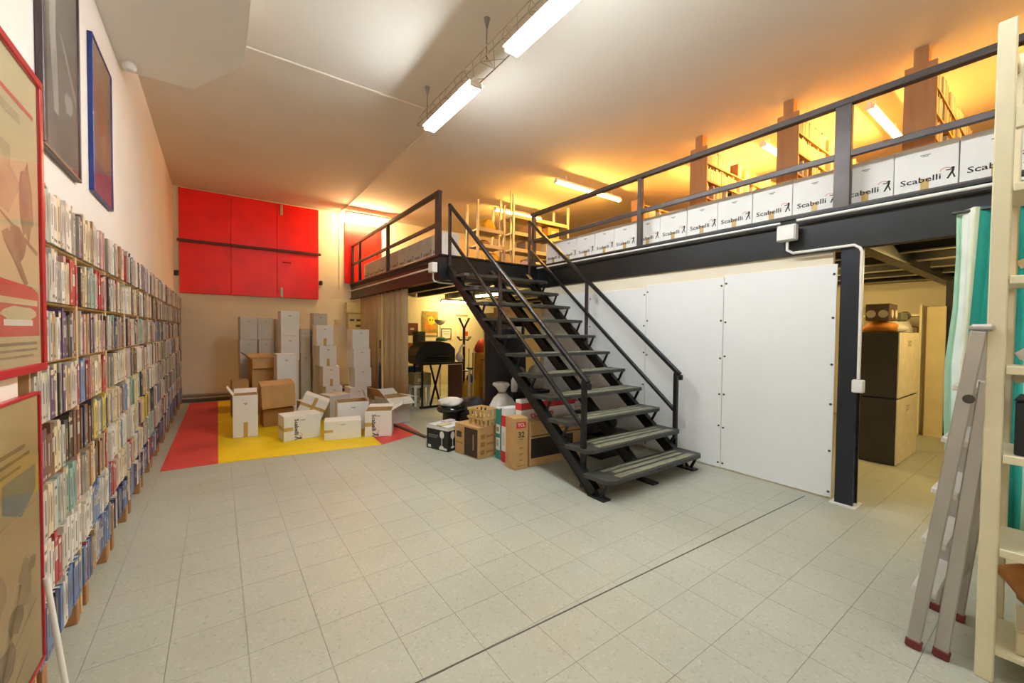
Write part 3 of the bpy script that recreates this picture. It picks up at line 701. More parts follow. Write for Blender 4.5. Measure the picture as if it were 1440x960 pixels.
# painted floor mat in red and yellow
t = thing('floor_mat', 'red and yellow striped flat floor covering below the cartons', 'mat', (1.0, 7.9, 0))
for nm, poly, m_ in (('red_stripe', [(-.50, 5.58), (-.005, 5.56), (-.005, 10.35), (-.46, 10.35)], M_REDMAT), ('yellow_stripe', [(-.005, 5.56), (1.74, 5.30), (1.95, 10.35), (-.005, 10.35)], M_YEL), ('red_stripe', [(1.74, 5.30), (2.40, 5.60), (2.50, 10.35), (1.95, 10.35)], M_REDMAT)):
    part(nm, MB().prism(poly, .0004, .003), m_, t, True)
a = onz(573, 597); c = onz(600, 616)
struct('trim_3', MB().bar((a.x - .25, a.y + .55, .012), (c.x, c.y, .012), .05, .022), mat('threshold', '#4a4038', .7))

# ------------------------------------------------------------------ soft and generic builders
def blob(rx, ry, rz, seed=0, amp=.12, n=18, m=12, pinch=0.0):
    """lumpy bag or cloth heap resting on z=0"""
    rr = random.Random(seed); ph = [(rr.uniform(0, 6.3), rr.randint(2, 5), rr.randint(1, 4)) for _ in range(5)]
    b = MB(); vs = []
    for i in range(m + 1):
        th = PI * i / m
        for k in range(n):
            a = 2 * PI * k / n
            f = 1 + amp * sum(math.sin(q * a + p + r_ * th) for p, q, r_ in ph) / 3 * math.sin(th)
            sx = math.sin(th) * f
            if pinch and th < PI * .35: sx *= 1 - pinch * (1 - th / (PI * .35))
            z = math.cos(th)
            z = z if z > -.55 else -.55
            vs.append((rx * sx * math.cos(a), ry * sx * math.sin(a), rz * (z + .55) / 1.55))
    fs = [(i * n + k, (i + 1) * n + k, (i + 1) * n + (k + 1) % n, i * n + (k + 1) % n) for i in range(m) for k in range(n)]
    b.add(vs, fs, 0, True); return b
def bag(name, label, cat, loc, dims, m_, seed=0, amp=.14, rz=0, pinch=0.0):
    return single(name, blob(*dims, seed=seed, amp=amp, pinch=pinch), m_, label, cat, loc, (0, 0, rz))
def crate_box(name, label, cat, loc, rz, dim, m_, lid=None, prints=(), group=None):
    """closed box with printed patches on its -Y and -X faces: (face, u0,u1,v0,v1, material)"""
    w_, d_, h_ = dim; t = thing(name, label, cat, loc, (0, 0, rz), group)
    place('body', closed_mesh(w_, d_, h_, m_), t)
    for k, (f, u0, u1, v0, v1, pm) in enumerate(prints):
        b = MB(); e = .0012 + .0003 * k
        if f == 'y': b.plate([(-w_ / 2 + u * w_, -d_ / 2 - e, v * h_) for u, v in rc(u0, u1, v0, v1)])
        elif f == 'x': b.plate([(-w_ / 2 - e, d_ / 2 - u * d_, v * h_) for u, v in rc(u0, u1, v0, v1)])
        else: b.plate([(-w_ / 2 + u * w_, -d_ / 2 + v * d_, h_ + e) for u, v in rc(u0, u1, v0, v1)])
        part('print', b, pm, t)
    if lid: part('top_flap', MB().box((0, 0, h_ + .006), (w_ * lid[0], d_ * lid[1], .008), bev=.002), lid[2], t)
    return t
C_ = lambda n, h, **k: mat(n, h, **k)

# ------------------------------------------------------------------ beside and under the stairs
M_FANB = C_('print_black', '#1c1c1e', rough=.45)
t = crate_box('fan_carton', 'black and white fan carton with pictures of pedestal fans', 'box', (2.40, 4.74, .002), .33, (.36, .38, .30), M_FANB, prints=[('y', 0, 1, .86, 1, M_CARD_W), ('x', 0, 1, .86, 1, M_CARD_W), ('z', .02, .98, .02, .98, M_CARD_W), ('x', .1, .55, .58, .62, M_INKG), ('x', .1, .5, .5, .54, M_INKG), ('x', .08, .22, .06, .18, M_CARD_W), ('x', .6, .95, .05, .14, M_CARD_W), ('y', .55, .9, .05, .14, M_CARD_W)])
def fan_print(face, u, s=1.0):
    b = MB(); pts = []
    def P(a, z):
        return ((-.18 - .002, .19 - (u + a) * .38, z) if face == 'x' else (-.18 + (u + a) * .36, -.19 - .002, z))
    b.plate([P(.10 * math.cos(k * PI / 7), .20 + .048 * math.sin(k * PI / 7)) for k in range(14)])
    b.plate([P(-.015, .06), P(.015, .06), P(.015, .16), P(-.015, .16)])
    b.plate([P(.09 * math.cos(k * PI / 7), .05 + .014 * math.sin(k * PI / 7)) for k in range(14)])
    part('fan_picture', b, M_CARD_W, t)
fan_print('x', .72); fan_print('y', .22); fan_print('y', .68)
for k, (dx, dy, a, lb) in enumerate(((-.07, -.05, .3, 'cream paper sheet lying on the fan carton'), (.07, .11, .3, 'pinkish paper packet lying on the fan carton'))):
    b = MB(); b.box((0, 0, .008), (.18, .10, .014), bev=.004); single('paper_packet', b, (M_PAPER, C_('pink_paper', '#e2d2d4'))[k], lb, 'paper', (2.40 + dx, 4.74 + dy, .304), (0, 0, a))
# brown appliance carton
ang = math.atan2(4.054 - 4.487, 2.468 - 2.381)          # along the left face, far to near
t = crate_box('appliance_carton', 'brown appliance carton with dark printed side, under the fruit crates', 'box', (2.555, 4.29, .002), .17, (.29, .44, .37), M_KRAFT, prints=[('x', .42, .97, .03, .93, C_('print_umber', '#3d2c20')), ('x', .08, .3, .55, .75, C_('print_umber2', '#4a3422')), ('x', .06, .34, .35, .40, M_KRAFT_D), ('x', .78, .82, .25, .75, M_KRAFT)] + [q for v in (.2, .45, .7) for q in (('y', .12, .34, v - .08, v + .07, M_KRAFT_D), ('y', .42, .8, v - .05, v + .02, M_KRAFT_D))])
# wooden fruit crates
def punnet(label, loc, rz):
    t = thing('fruit_crate', label, 'crate', loc, (0, 0, rz), 'stacked fruit crates')
    m_ = C_('thin_wood', '#d3b276', var=.12, scale=10)
    part('base', MB().box((0, 0, .006), (.20, .26, .010), bev=.001), m_, t)
    for s_ in (-1, 1):
        part('rim', MB().box((s_ * .115, 0, .088), (.008, .30, .028), Matrix.Rotation(s_ * .2, 3, 'Y'), bev=.001), m_, t); part('rim', MB().box((0, s_ * .145, .088), (.24, .008, .028), bev=.001), m_, t)
        for k in range(4):
            part('slat', MB().box((s_ * .107, -.105 + k * .07, .045), (.005, .04, .085), Matrix.Rotation(s_ * .18, 3, 'Y')), m_, t)
        for k in range(3):
            part('slat', MB().box((-.07 + k * .07, s_ * .138, .045), (.04, .005, .085)), m_, t)
    return t
punnet('lower thin-wood fruit crate on the brown appliance carton', (2.60, 4.20, .374), .17)
punnet('upper thin-wood fruit crate nested on the lower crate', (2.605, 4.205, .472), .2)
# black ring stool / floor cleaner with bags
t = thing('robot_vacuum', 'round glossy black disc appliance beside the fruit crates', 'appliance', (2.66, 5.13, .0))
part('stand', MB().lathe([(.12, 0), (.13, .02), (.12, .36)], 20), M_PLASTB, t)
part('body', MB().lathe([(.15, .36), (.19, .375), (.20, .41), (.19, .44), (.12, .455)], 28), C_('gloss_black', '#151515', rough=.12), t)
part('rim', MB().lathe([(.201, .40), (.204, .41), (.201, .42)], 28), M_SCREW, t)
bag('plastic_bag', 'crumpled white plastic bag on the round black appliance', 'bag', (2.66, 5.15, .457), (.17, .15, .11), M_BAG, 3, .35)
bag('black_bag', 'soft black bag slumped behind the fruit crates', 'bag', (2.97, 4.93, .0), (.15, .15, .58), C_('black_cloth', '#2b2b2e', rough=.8, bump=.4, bscale=14), 5, .2)
b = MB(); vs = []; nn = 26
prof = [(.02, 0), (.15, .01), (.19, .10), (.185, .25), (.195, .40), (.17, .54), (.11, .63), (.055, .68), (.045, .71), (.075, .76), (.11, .80), (.09, .83)]
for i_, (r_, z_) in enumerate(prof):
    for k in range(nn):
        a_ = 2 * PI * k / nn
        f = 1 + .10 * math.sin(3 * a_ + i_ * .5) * (1 if z_ < .6 else .3) + .09 * math.sin(7 * a_ + i_ * .2) * (z_ > .5) + .05 * math.sin(5 * a_ - i_)
        vs.append((r_ * f * math.cos(a_) - .05 * (z_ / .8) ** 2, r_ * f * math.sin(a_), z_))
b.add(vs, [(i_ * nn + k, i_ * nn + (k + 1) % nn, (i_ + 1) * nn + (k + 1) % nn, (i_ + 1) * nn + k) for i_ in range(len(prof) - 1) for k in range(nn)], 0, True)
b.add(vs[:nn], [tuple(range(nn))[::-1]])
t = thing('plastic_bag', 'knotted white rubbish sack behind the teal carton', 'bag', (3.06, 4.40, .002)); part('sack', b, M_BAG, t); part('tie', MB().lathe([(.05, .685), (.058, .69), (.058, .705), (.05, .71)], 16, (-.037, 0, 0)), M_INKG, t)
# black cloth over a tall pile further back
b = MB(); vs = []; nn = 32
for i_, (q, z_) in enumerate(((1.06, .01), (1.02, .4), (1.0, .9), (.97, 1.35), (.9, 1.48), (.5, 1.53), (.02, 1.54))):
    for k in range(nn):
        a_ = 2 * PI * k / nn; ex = 5
        r_ = 1 / ((abs(math.cos(a_)) ** ex + abs(math.sin(a_)) ** ex) ** (1 / ex)); f = q * (1 + .035 * math.sin(9 * a_ + i_ * .3) * (z_ < 1.4))
        vs.append((.33 * r_ * f * math.cos(a_), .16 * r_ * f * math.sin(a_), z_ + (.05 * math.sin(2 * a_) if 1.3 < z_ < 1.53 else 0)))
b.add(vs, [(i_ * nn + k, i_ * nn + (k + 1) % nn, (i_ + 1) * nn + (k + 1) % nn, (i_ + 1) * nn + k) for i_ in range(6) for k in range(nn)], 0, True)
single('covered_pile', b, MATS['black_cloth'], 'tall pile under black cloth standing behind the middle treads', 'pile', (3.74, 5.36, 0))
t = thing('trolley_bag', 'dark trolley bag with upright chrome pull handle', 'suitcase', (3.05, 5.30, 0), (0, 0, .4))
part('body', MB().box((0, 0, .27), (.34, .22, .48), bev=.04), C_('brown_cloth', '#3a2c26', rough=.8), t)
part('pull_handle', MB().tube([(0, 0, .5), (0, 0, .93)], .011, 8), M_ALU, t); part('grip', MB().box((0, 0, .94), (.03, .12, .03), bev=.008), M_PLASTB, t)
for s_ in (-1, 1): part('wheel', MB().tube([(s_ * .13, -.09, .03), (s_ * .10, -.09, .03)], .03, 12), M_PLASTB, t)
# flat tv cartons standing on edge
M_TEAL = C_('print_teal', '#1e8f86'); M_RCARD = C_('print_red', '#cf2a2a'); M_TVDARK = C_('print_tv', '#2a211c')
crate_box('tv_carton', 'slim teal and white carton standing beside the brown appliance carton', 'box', (3.02, 3.965, .002), .03, (.72, .085, .60), M_CARD_W, prints=[('x', 0, 1, .0, .18, M_TEAL), ('x', 0, 1, .42, .5, M_TEAL), ('x', 0, 1, .68, .98, M_TEAL), ('x', .2, .7, .25, .38, C_('print_sky', '#9fc6c8')), ('x', .2, .75, .54, .63, M_INKG), ('y', 0, .14, 0, 1, M_TEAL), ('y', .3, .95, .1, .9, C_('print_sky', '#9fc6c8'))])
crate_box('tv_carton', 'slim red and white carton between teal and kraft cartons', 'box', (2.98, 3.835, .002), .03, (.66, .085, .62), M_CARD_W, prints=[('x', 0, 1, 0, .2, M_RCARD), ('x', 0, 1, .66, .86, M_RCARD), ('x', .2, .8, .3, .55, C_('print_pale', '#d8d2c4')), ('y', 0, .16, .0, .3, M_RCARD), ('y', .2, .9, .3, .9, C_('print_pale', '#d8d2c4'))])
a = onz(725, 662)
t = crate_box('tv_carton', 'narrow kraft television carton end with red badge and number 32', 'box', (a.x + .085, a.y + .10, .002), -.07, (.18, .18, .56), M_KRAFT, prints=[('y', .16, .84, .80, .92, M_RCARD), ('y', .2, .8, .06, .075, M_KRAFT_D), ('y', .35, .65, .58, .59, M_INK)] + [('y', .38, .62, v, v + .03, M_KRAFT_D) for v in (.16, .28, .40)])
lettering(t, 'TCL', .05, (0, -.0935, .482), mt=M_CARD_W, bold=.001); lettering(t, '32', .085, (0, -.0935, .375), bold=.002)
t = crate_box('tv_carton', 'wide kraft television carton with black screen picture under the stairs', 'box', (a.x + .60, a.y + .045, .002), -.06, (.80, .12, .50), M_KRAFT, prints=[('y', .02, .78, .18, .62, M_TVDARK), ('y', .02, .98, .66, .68, M_INK), ('y', .45, .9, .76, .80, M_KRAFT_D), ('y', .4, .92, .85, .865, M_INK)])
t = crate_box('tv_carton', 'white and red television carton stacked higher behind the kraft ones', 'box', (3.20, 3.715, .002), .02, (.86, .10, .72), M_CARD_W, prints=[('y', 0, 1, .84, .95, M_RCARD), ('x', 0, 1, .84, .95, M_RCARD), ('y', .0, .6, .60, .80, C_('print_pale', '#d8d2c4'))])
lettering(t, 'SHARP', .11, (-.12, -.0535, .51), mt=M_RCARD, bold=.002, stretch=1.1)
# heap inside the stair space
def under(px, py, y): return ony(px, py, y)
crate_box('travel_chest', 'black storage chest on the floor behind the lower treads', 'chest', (3.75, 4.12, .002), .1, (.6, .4, .42), M_PLASTB, prints=[('y', .42, .58, .7, .85, M_GALV)], lid=(1.02, 1.02, M_PLASTB))
crate_box('travel_chest', 'black storage chest further back under the stairs', 'chest', (3.72, 4.85, .002), -.05, (.65, .45, .62), M_PLASTB, prints=[('y', .42, .58, .7, .85, M_GALV)], lid=(1.02, 1.02, M_PLASTB))
bag('grey_sack', 'striped grey sack lying on the chest behind the middle treads', 'bag', (3.54, 4.06, .436), (.13, .15, .24), M_GREYBAG, 12, .2)
bag('grey_sack', 'pale grey sack on the chest further back under the stairs', 'bag', (3.94, 4.85, .636), (.11, .16, .36), C_('pale_grey_cloth', '#a9a7a0', rough=.8, bump=.3, bscale=12), 15, .2)
t = crate_box('tool_case', 'flat black tool case on the floor below the lowest treads', 'case', (3.90, 3.42, .002), .02, (.54, .36, .26), M_PLASTB, lid=(1.02, 1.02, M_PLASTB), prints=[('y', .4, .6, .6, .75, M_GALV)])
part('carry_handle', MB().tube([(-.08, -.185, .16), (-.07, -.22, .16), (.07, -.22, .16), (.08, -.185, .16)], .009, 8), M_PLASTB, t)
bag('black_bag', 'slumped black sack on the flat black tool case', 'bag', (3.84, 3.46, .276), (.24, .15, .26), MATS['black_cloth'], 101, .25)
bag('white_cloth', 'crumpled off-white cloth beside the book pile on the near chest', 'cloth', (3.755, 4.18, .436), (.075, .10, .18), M_BAG, 103, .3)
bag('rose_bundle', 'rose brown bundle high behind the middle treads', 'bundle', (3.67, 4.86, .636), (.10, .14, .34), C_('rose_cloth', '#8d6a60', rough=.8, bump=.3, bscale=10), 104, .25)
cols = ['cream', 'brown', 'tan', 'white', 'red']
for k in range(5):
    b = MB(); b.box((0, 0, .013), (.22, .16, .022), bev=.002); b.box((0, -.079, .013), (.20, .004, .016), mi=1)
    single('book', b, [BM[cols[k]], M_PAGES], '%s book in the flat pile on the black chest, %s from bottom' % (cols[k], ordn(k)), 'book', (3.965, 4.06, .437 + k * .0245), (0, 0, random.uniform(-.2, .2)), 'flat book pile under the stairs')
t = thing('bottle', 'white spray bottle standing on the far chest under the stairs', 'bottle', (3.45, 4.72, .637))
part('body', MB().lathe([(.04, 0), (.045, .02), (.045, .16), (.02, .21), (.018, .24)], 16), M_PLASTW, t); part('spray_head', MB().box((.01, 0, .265), (.08, .025, .04), bev=.006), C_('head_red', '#b9483a'), t)
crate_box('small_carton', 'kraft carton high on the dark cupboard behind the upper treads', 'box', (4.15, 6.0, 1.70), .1, (.28, .26, .22), M_KRAFT, prints=[('y', .1, .5, .2, .4, M_PAPER)])
t = thing('storage_cupboard', 'dark cupboard with open shelves standing below the landing', 'cupboard', (4.17, 6.0, 0))
for s_ in (-1, 1): part('side', MB().box((4.17 + s_ * .27, 6.0, .845), (.03, .42, 1.69), bev=.003), M_PLASTB, t, True)
for k, z in enumerate((.06, .48, .90, 1.30, 1.68)): part('shelf', MB().box((4.17, 6.0, z), (.51, .42, .03), bev=.003), M_PLASTB, t, True)
part('back', MB().box((4.17, 6.2, .86), (.51, .015, 1.6)), M_PLASTB, t, True)
rr = random.Random(31)
for k, (x, z, wd, h_, nm, m_, lb) in enumerate(((4.03, .915, .17, .30, 'storage_box', M_CARD_G, 'grey storage box on the cupboard shelf, at left'), (4.30, .915, .22, .28, 'storage_box', M_CARD_W, 'white storage box on the cupboard shelf, at right'),
        (4.04, 1.315, .18, .3, 'storage_box', C_('box_umber', '#5b4a3c'), 'umber storage box on the upper cupboard shelf'), (4.29, 1.315, .24, .26, 'storage_box', M_CARD_G, 'pale grey box on the upper cupboard shelf'), (4.04, .495, .2, .34, 'storage_box', M_CARD_G, 'pale box on the lower cupboard shelf'), (4.29, .495, .22, .3, 'storage_box', C_('box_blue', '#39506e'), 'slate blue box on the lower cupboard shelf'))):
    crate_box(nm, lb, 'box', (x, 5.95, z + .002), rr.uniform(-.05, .05), (wd, .26, h_), m_, lid=(1.03, 1.03, m_), prints=[('y', .35, .65, .55, .75, M_PAPER)])
# beige covered wardrobe
t = thing('fabric_wardrobe', 'beige cloth-covered wardrobe beyond the stairs', 'wardrobe', (4.95, 7.25, 0))
M_BEIGE = C_('beige_cloth', '#b9ab84', rough=.85, var=.08, bump=.2, bscale=10)
for nm, z0, z1, wd in (('lower_cover', .02, .88, .70), ('upper_cover', .90, 1.88, .66)):
    b = MB(); n = 28; pts = []
    for k in range(n):
        a_ = 2 * PI * k / n; ex = 6
        r_ = 1 / ((abs(math.cos(a_)) ** ex + abs(math.sin(a_)) ** ex) ** (1 / ex)); f = 1 + .02 * math.sin(5 * a_ + z0)
        pts.append((4.95 + wd / 2 * r_ * math.cos(a_) * f, 7.25 + .26 * r_ * math.sin(a_) * f))
    b.prism(pts, z0, z1); part(nm, b, M_BEIGE, t, True)
part('seam_band', MB().box((4.95, 7.25, .89), (.71, .53, .02)), C_('band_dark', '#6d6450'), t, True)

# ------------------------------------------------------------------ back area below the mezzanine
def strip(label, y0, y1, seed):
    rr = random.Random(seed); n = 28; b = MB(); vs = []
    for k in range(n + 1):
        y = y0 + (y1 - y0) * k / n; dx = .022 * math.sin(k * .95 + seed) + .012 * math.sin(k * 2.3)
        for z in (.02, .9, 1.6, 2.24): vs.append((dx * (1.1 - z * .25), y - (y0 + y1) / 2, z))
    for k in range(n):
        for j in range(3): a_ = k * 4 + j; b.f.append((a_, a_ + 4, a_ + 5, a_ + 1)); b.m.append(0); b.sm.append(True)
    b.v = vs
    t = thing('hanging_sheet', label, 'curtain', (XM1 + .03, (y0 + y1) / 2, 0), group='beige sheets hung below the mezzanine')
    o = part('cloth', b, C_('sheet_beige', '#bdb08c', rough=.8, var=.12, scale=3, stretch=(1, 1, .25)), t)
    md = o.modifiers.new('thickness', 'SOLIDIFY'); md.thickness = .006
    part('header', MB().box((0, 0, 2.235), (.03, y1 - y0, .02)), M_BROWNSTEEL, t)
strip('beige hanging sheet below mezzanine beam, nearer the stairs', 6.86, 8.18, 1)
strip('beige hanging sheet below mezzanine beam, nearer the back wall', 8.30, 9.72, 2)
b = MB(); b.lathe([(.02, 0), (.02, .9)], 10); t = thing('umbrella', 'furled dark blue umbrella standing in the gap between the beige sheets', 'umbrella', (XM1 + .0, 8.24, .002))
part('canopy', MB().lathe([(.008, .1), (.03, .35), (.025, .75), (.01, .85)], 12), C_('navy_cloth', '#1f2c52'), t); part('shaft', MB().tube([(0, 0, 0), (0, 0, 1.15)], .006, 8), M_SCREW, t); part('handle', MB().tube([(0, 0, 1.13), (0, 0, 1.3)], .014, 8), M_PLASTB, t)
t = thing('electrical_cabinet', 'cream electrical cabinet with meter slots on the back wall corner', 'electrical box', (2.85, YB - .1, 1.1))
part('upper_box', MB().box((2.72, YB - .12, 2.04), (.40, .2, .26), bev=.008), C_('cream_box', '#e0d2a0'), t, True)
part('lower_box', MB().box((2.74, YB - .10, 1.50), (.36, .16, .80), bev=.008), C_('cream_box2', '#d2c290'), t, True)
for x in (2.65, 2.80): part('breaker', MB().box((x, YB - .19, 1.74), (.10, .02, .05), bev=.003), M_SCREW, t, True)
part('breaker', MB().box((2.80, YB - .19, 1.60), (.12, .02, .05), bev=.003), M_SCREW, t, True)
t = thing('wall_socket', 'small cream socket plate on the back wall by the electrical cabinet', 'socket', (2.34, YB - .02, 1.62))
part('plate', MB().box((0, 0, .06), (.10, .03, .14), bev=.006), C_('cream_box2', '#d2c290'), t); part('switch', MB().box((0, -.02, .06), (.04, .02, .06), bev=.004), M_PAPER, t)
# posters on the far wall
def flat_poster(label, u0, v0, u1, v1, paper, art, framed_=None, yb=YB - .012):
    a = ony(u0, v1, yb); c = ony(u1, v0, yb); W, H = c.x - a.x, c.z - a.z
    t = thing('wall_poster', label, 'poster', ((a.x + c.x) / 2, yb, a.z))
    b = MB(); b.box((0, 0, H / 2), (W, .006, H)); ms = [paper]
    for k, (poly, m_) in enumerate(art):
        if m_ not in ms: ms.append(m_)
        b.xz([((u - .5) * W, v * H) for u, v in poly], -.0036 - k * .0003, ms.index(m_))
    part('sheet', b, ms, t)
    if framed_:
        f = MB()
        for s_ in (-1, 1): f.box((s_ * W / 2, -.006, H / 2), (.02, .02, H + .02)); f.box((0, -.006, H / 2 + s_ * H / 2), (W, .02, .02))
        part('frame', f, framed_, t)
    return t
M_PY = C_('poster_yellow', '#e0b91e'); M_PO = C_('poster_orange', '#c9772a'); M_PB = C_('poster_olive', '#8a7a2a', var=.4, scale=12)
flat_poster('yellow and orange picture poster on the wall under the mezzanine', 593, 438, 616, 473, M_PB, [(rc(.05, .95, .04, .16), M_PO), (blobpoly(.55, .62, .26, .2, seed=3), M_PY), (blobpoly(.3, .45, .14, .3, seed=4), M_PO), (blobpoly(.62, .36, .25, .1, seed=5), M_PO), (rc(.4, .9, .85, .96), M_PO), (rc(.1, .9, .06, .13), M_PAPER), (blobpoly(.5, .66, .05, .04, seed=6), M_INK), (blobpoly(.66, .66, .05, .04, seed=7), M_INK)])
flat_poster('small framed certificate right of the yellow poster', 621, 462, 634, 476, M_CARD_W, [(rc(.15, .85, .65, .75), M_INKG), (rc(.2, .8, .45, .52), M_INKG)], M_SCREW)
flat_poster('pale wall sheet with red heading near the coat rack', 640, 442, 659, 474, C_('pale_sheet', '#efe2c4'), [(rc(.05, .95, .90, .98), C_('heading_red', '#d97a5a')), (rc(.35, .42, .35, .8), M_PAPER), (rc(.6, .95, .05, .25), C_('heading_red2', '#c9483a'))])
# desk with dark machine
DY = 7.25; a = ony(597, 512, DY); c = ony(647, 512, DY)
dz = a.z; t = thing('desk', 'black desk with crossed legs and brown side panel under the mezzanine', 'desk', ((a.x + c.x) / 2, DY + .3, 0))
xm = (a.x + c.x) / 2; W = c.x - a.x + .15
part('top', MB().box((xm, DY + .3, dz), (W, .6, .04), bev=.006), M_PLASTB, t, True)
part('modesty_panel', MB().box((xm + W * .31, DY + .02, dz / 2), (W * .34, .025, dz - .06), bev=.003), C_('brown_panel', '#5a3a2c', var=.12), t, True)
for s_ in (-1, 1):
    part('leg', MB().bar((xm - W * .12 + s_ * .11, DY + .1, .02), (xm - W * .12 - s_ * .11, DY + .1, dz - .02), .03, .03), M_PLASTB, t, True); part('leg', MB().bar((xm - W * .42, DY + (.1 if s_ < 0 else .5), .0), (xm - W * .42, DY + (.1 if s_ < 0 else .5), dz - .02), .03, .03, up=(0, 1, 0)), M_PLASTB, t, True)
part('foot_rail', MB().box((xm, DY + .1, .02), (W * .95, .05, .04)), M_PLASTB, t, True)
t = thing('printer', 'bulky black covered machine on the black desk', 'machine', (xm - .10, DY + .34, dz + .021))
h_ = ony(610, 481, DY + .3).z - dz
b = MB(); b.add([], []); pr_ = [(-.42, 0), (.42, 0), (.42, h_ * .62), (.30, h_ * .9), (.1, h_), (-.2, h_), (-.34, h_ * .7), (-.42, h_ * .35)]
vs = [(x, -.24, z) for x, z in pr_] + [(x, .24, z) for x, z in pr_]; n = len(pr_)
b.add(vs, [tuple(range(n)), tuple(range(n, 2 * n))[::-1]] + [(i + n, (i + 1) % n + n, (i + 1) % n, i) for i in range(n)]); part('body', b, C_('cover_black', '#25272a', rough=.5, bump=.2, bscale=8), t)
part('front_tray', MB().box((.05, -.26, h_ * .25), (.5, .05, .03), bev=.006), M_PLASTB, t)
t = thing('floor_lamp', 'pale uplighter lamp with bowl shade before the certificate', 'lamp', (ony(619, 500, 8.3).x, 8.3, .0))
zt = ony(619, 453, 8.3).z
part('base', MB().lathe([(.13, 0), (.12, .02), (.02, .03)], 18), M_PLASTW, t); part('pole', MB().tube([(0, 0, .02), (0, 0, zt - .05)], .012, 8), M_PLASTW, t); part('shade', MB().lathe([(.03, zt - .06), (.09, zt - .02), (.14, zt + .05), (.135, zt + .05)], 18), M_PLASTW, t)
p = ony(628, 490, DY + .2)
t = thing('table_ornament', 'white bird-like ornament with curved neck on the desk edge', 'ornament', (xm + W * .46, DY + .1, dz + .021))
part('body', MB().lathe([(.03, 0), (.08, .05), (.07, .13), (.03, .18)], 14), M_PLASTW, t); part('neck', MB().tube([(0, 0, .16), (.02, 0, .26), (.06, 0, .33), (.10, 0, .31)], [.03, .022, .02, .03], 10), M_PLASTW, t); part('beak', MB().tube([(.10, 0, .31), (.15, 0, .28)], [.016, .004], 8), C_('beak_red', '#c95a48'), t)
bag('green_cloth', 'bundle of green cloth lying on the covered machine', 'cloth', (xm + .08, DY + .24, dz + .023 + h_), (.12, .1, .08), C_('green_cloth', '#3f8a63', rough=.8), 22, .2)
# left of desk: shelf with boxes, speaker, blue crate
sx = ony(578, 470, 8.7).x
t = thing('side_shelf', 'narrow dark red shelf unit just right of the beige sheets', 'shelf', (sx, 8.7, 0))
for s_ in (-1, 1): part('side', MB().box((sx + s_ * .17, 8.7, .72), (.02, .36, 1.44)), C_('dark_red_wood', '#5a2620'), t, True)
for z in (.1, .55, 1.0, 1.40): part('shelf', MB().box((sx, 8.7, z), (.32, .36, .02)), C_('dark_red_wood', '#5a2620'), t, True)
crate_box('storage_box', 'rust brown box standing on top of the dark red shelf', 'box', (sx - .03, 8.65, 1.412), .05, (.24, .26, .24), C_('rust_card', '#8a4a30'), lid=(1.03, 1.03, C_('rust_card', '#8a4a30')), prints=[('y', .2, .6, .4, .6, M_PAPER)])
crate_box('storage_box', 'orange box inside the dark red shelf', 'box', (sx, 8.66, 1.012), .03, (.26, .24, .2), C_('orange_card', '#c9742a'), lid=(1.03, 1.03, C_('orange_card', '#c9742a')), prints=[('y', .2, .6, .4, .6, M_PAPER)])
crate_box('blue_crate', 'blue plastic storage box beside the black desk', 'box', (ony(576, 515, 8.15).x, 8.15, .50), 0, (.30, .3, .24), C_('crate_blue', '#1d4e8c'), lid=(1.05, 1.05, C_('crate_blue', '#1d4e8c')), prints=[('y', .3, .7, .4, .6, C_('crate_label', '#4c83b8'))])
crate_box('low_cabinet', 'pale low cabinet carrying the blue storage box', 'cabinet', (ony(576, 515, 8.15).x, 8.15, .002), 0, (.32, .34, .49), M_CARD_G, prints=[('y', .46, .54, .6, .8, M_SCREW)])
t = thing('loudspeaker', 'slim black loudspeaker standing left of the covered machine', 'speaker', (ony(588, 470, 8.25).x + .02, 8.25, .0))
zt = ony(587, 466, 8.3).z
part('stand', MB().box((0, 0, .5), (.06, .06, 1.0)), M_PLASTB, t); part('cabinet', MB().box((0, 0, (1.0 + zt) / 2), (.2, .22, zt - 1.0), bev=.01), C_('speaker_black', '#26262b'), t); part('woofer', MB().tube([(0, -.11, 1.15), (0, -.118, 1.15)], .07, 18), M_SCREW, t)
# stool and box below the desk
t = thing('stool', 'white stool with open legs tucked under the black desk', 'stool', (xm - .30, DY + .42, 0))
part('seat', MB().box((0, 0, .40), (.36, .32, .05), bev=.01), M_PLASTW, t)
for sx_ in (-1, 1):
    for sy_ in (-1, 1): part('leg', MB().box((sx_ * .14, sy_ * .12, .19), (.05, .05, .38), bev=.005), M_PLASTW, t)
crate_box('small_carton', 'olive beige carton resting on the white stool', 'box', (xm - .30, DY + .42, .428), .05, (.36, .28, .22), C_('olive_card', '#9c8c5c'), lid=(1.03, 1.03, C_('olive_card', '#9c8c5c')), prints=[('y', .2, .5, .3, .6, M_PAPER)])
# coat rack
cr = onz(652, 561); ztop = ony(652, 447, cr.y).z
t = thing('coat_rack', 'dark wooden coat rack with curled hooks behind the stairs', 'coat rack', (cr.x, cr.y, 0))
M_DW = C_('dark_wood', '#3a2420', rough=.4, var=.12)
part('pole', MB().tube([(0, 0, .1), (0, 0, ztop - .22)], .03, 12), M_DW, t)
for k in range(4):
    a_ = k * PI / 2 + .4; ux, uy = math.cos(a_), math.sin(a_)
    part('top_hook', MB().tube([(0, 0, ztop - .24), (ux * .06, uy * .06, ztop - .14), (ux * .13, uy * .13, ztop - .04), (ux * .15, uy * .15, ztop)], [.022, .018, .014, .016], 8), M_DW, t)
    part('lower_hook', MB().tube([(ux * .02, uy * .02, ztop - .46), (ux * .11, uy * .11, ztop - .49), (ux * .17, uy * .17, ztop - .44), (ux * .19, uy * .19, ztop - .40)], .011, 8), M_DW, t)
    part('leg', MB().tube([(0, 0, .30), (ux * .14, uy * .14, .16), (ux * .26, uy * .26, .02)], .02, 8), M_DW, t)
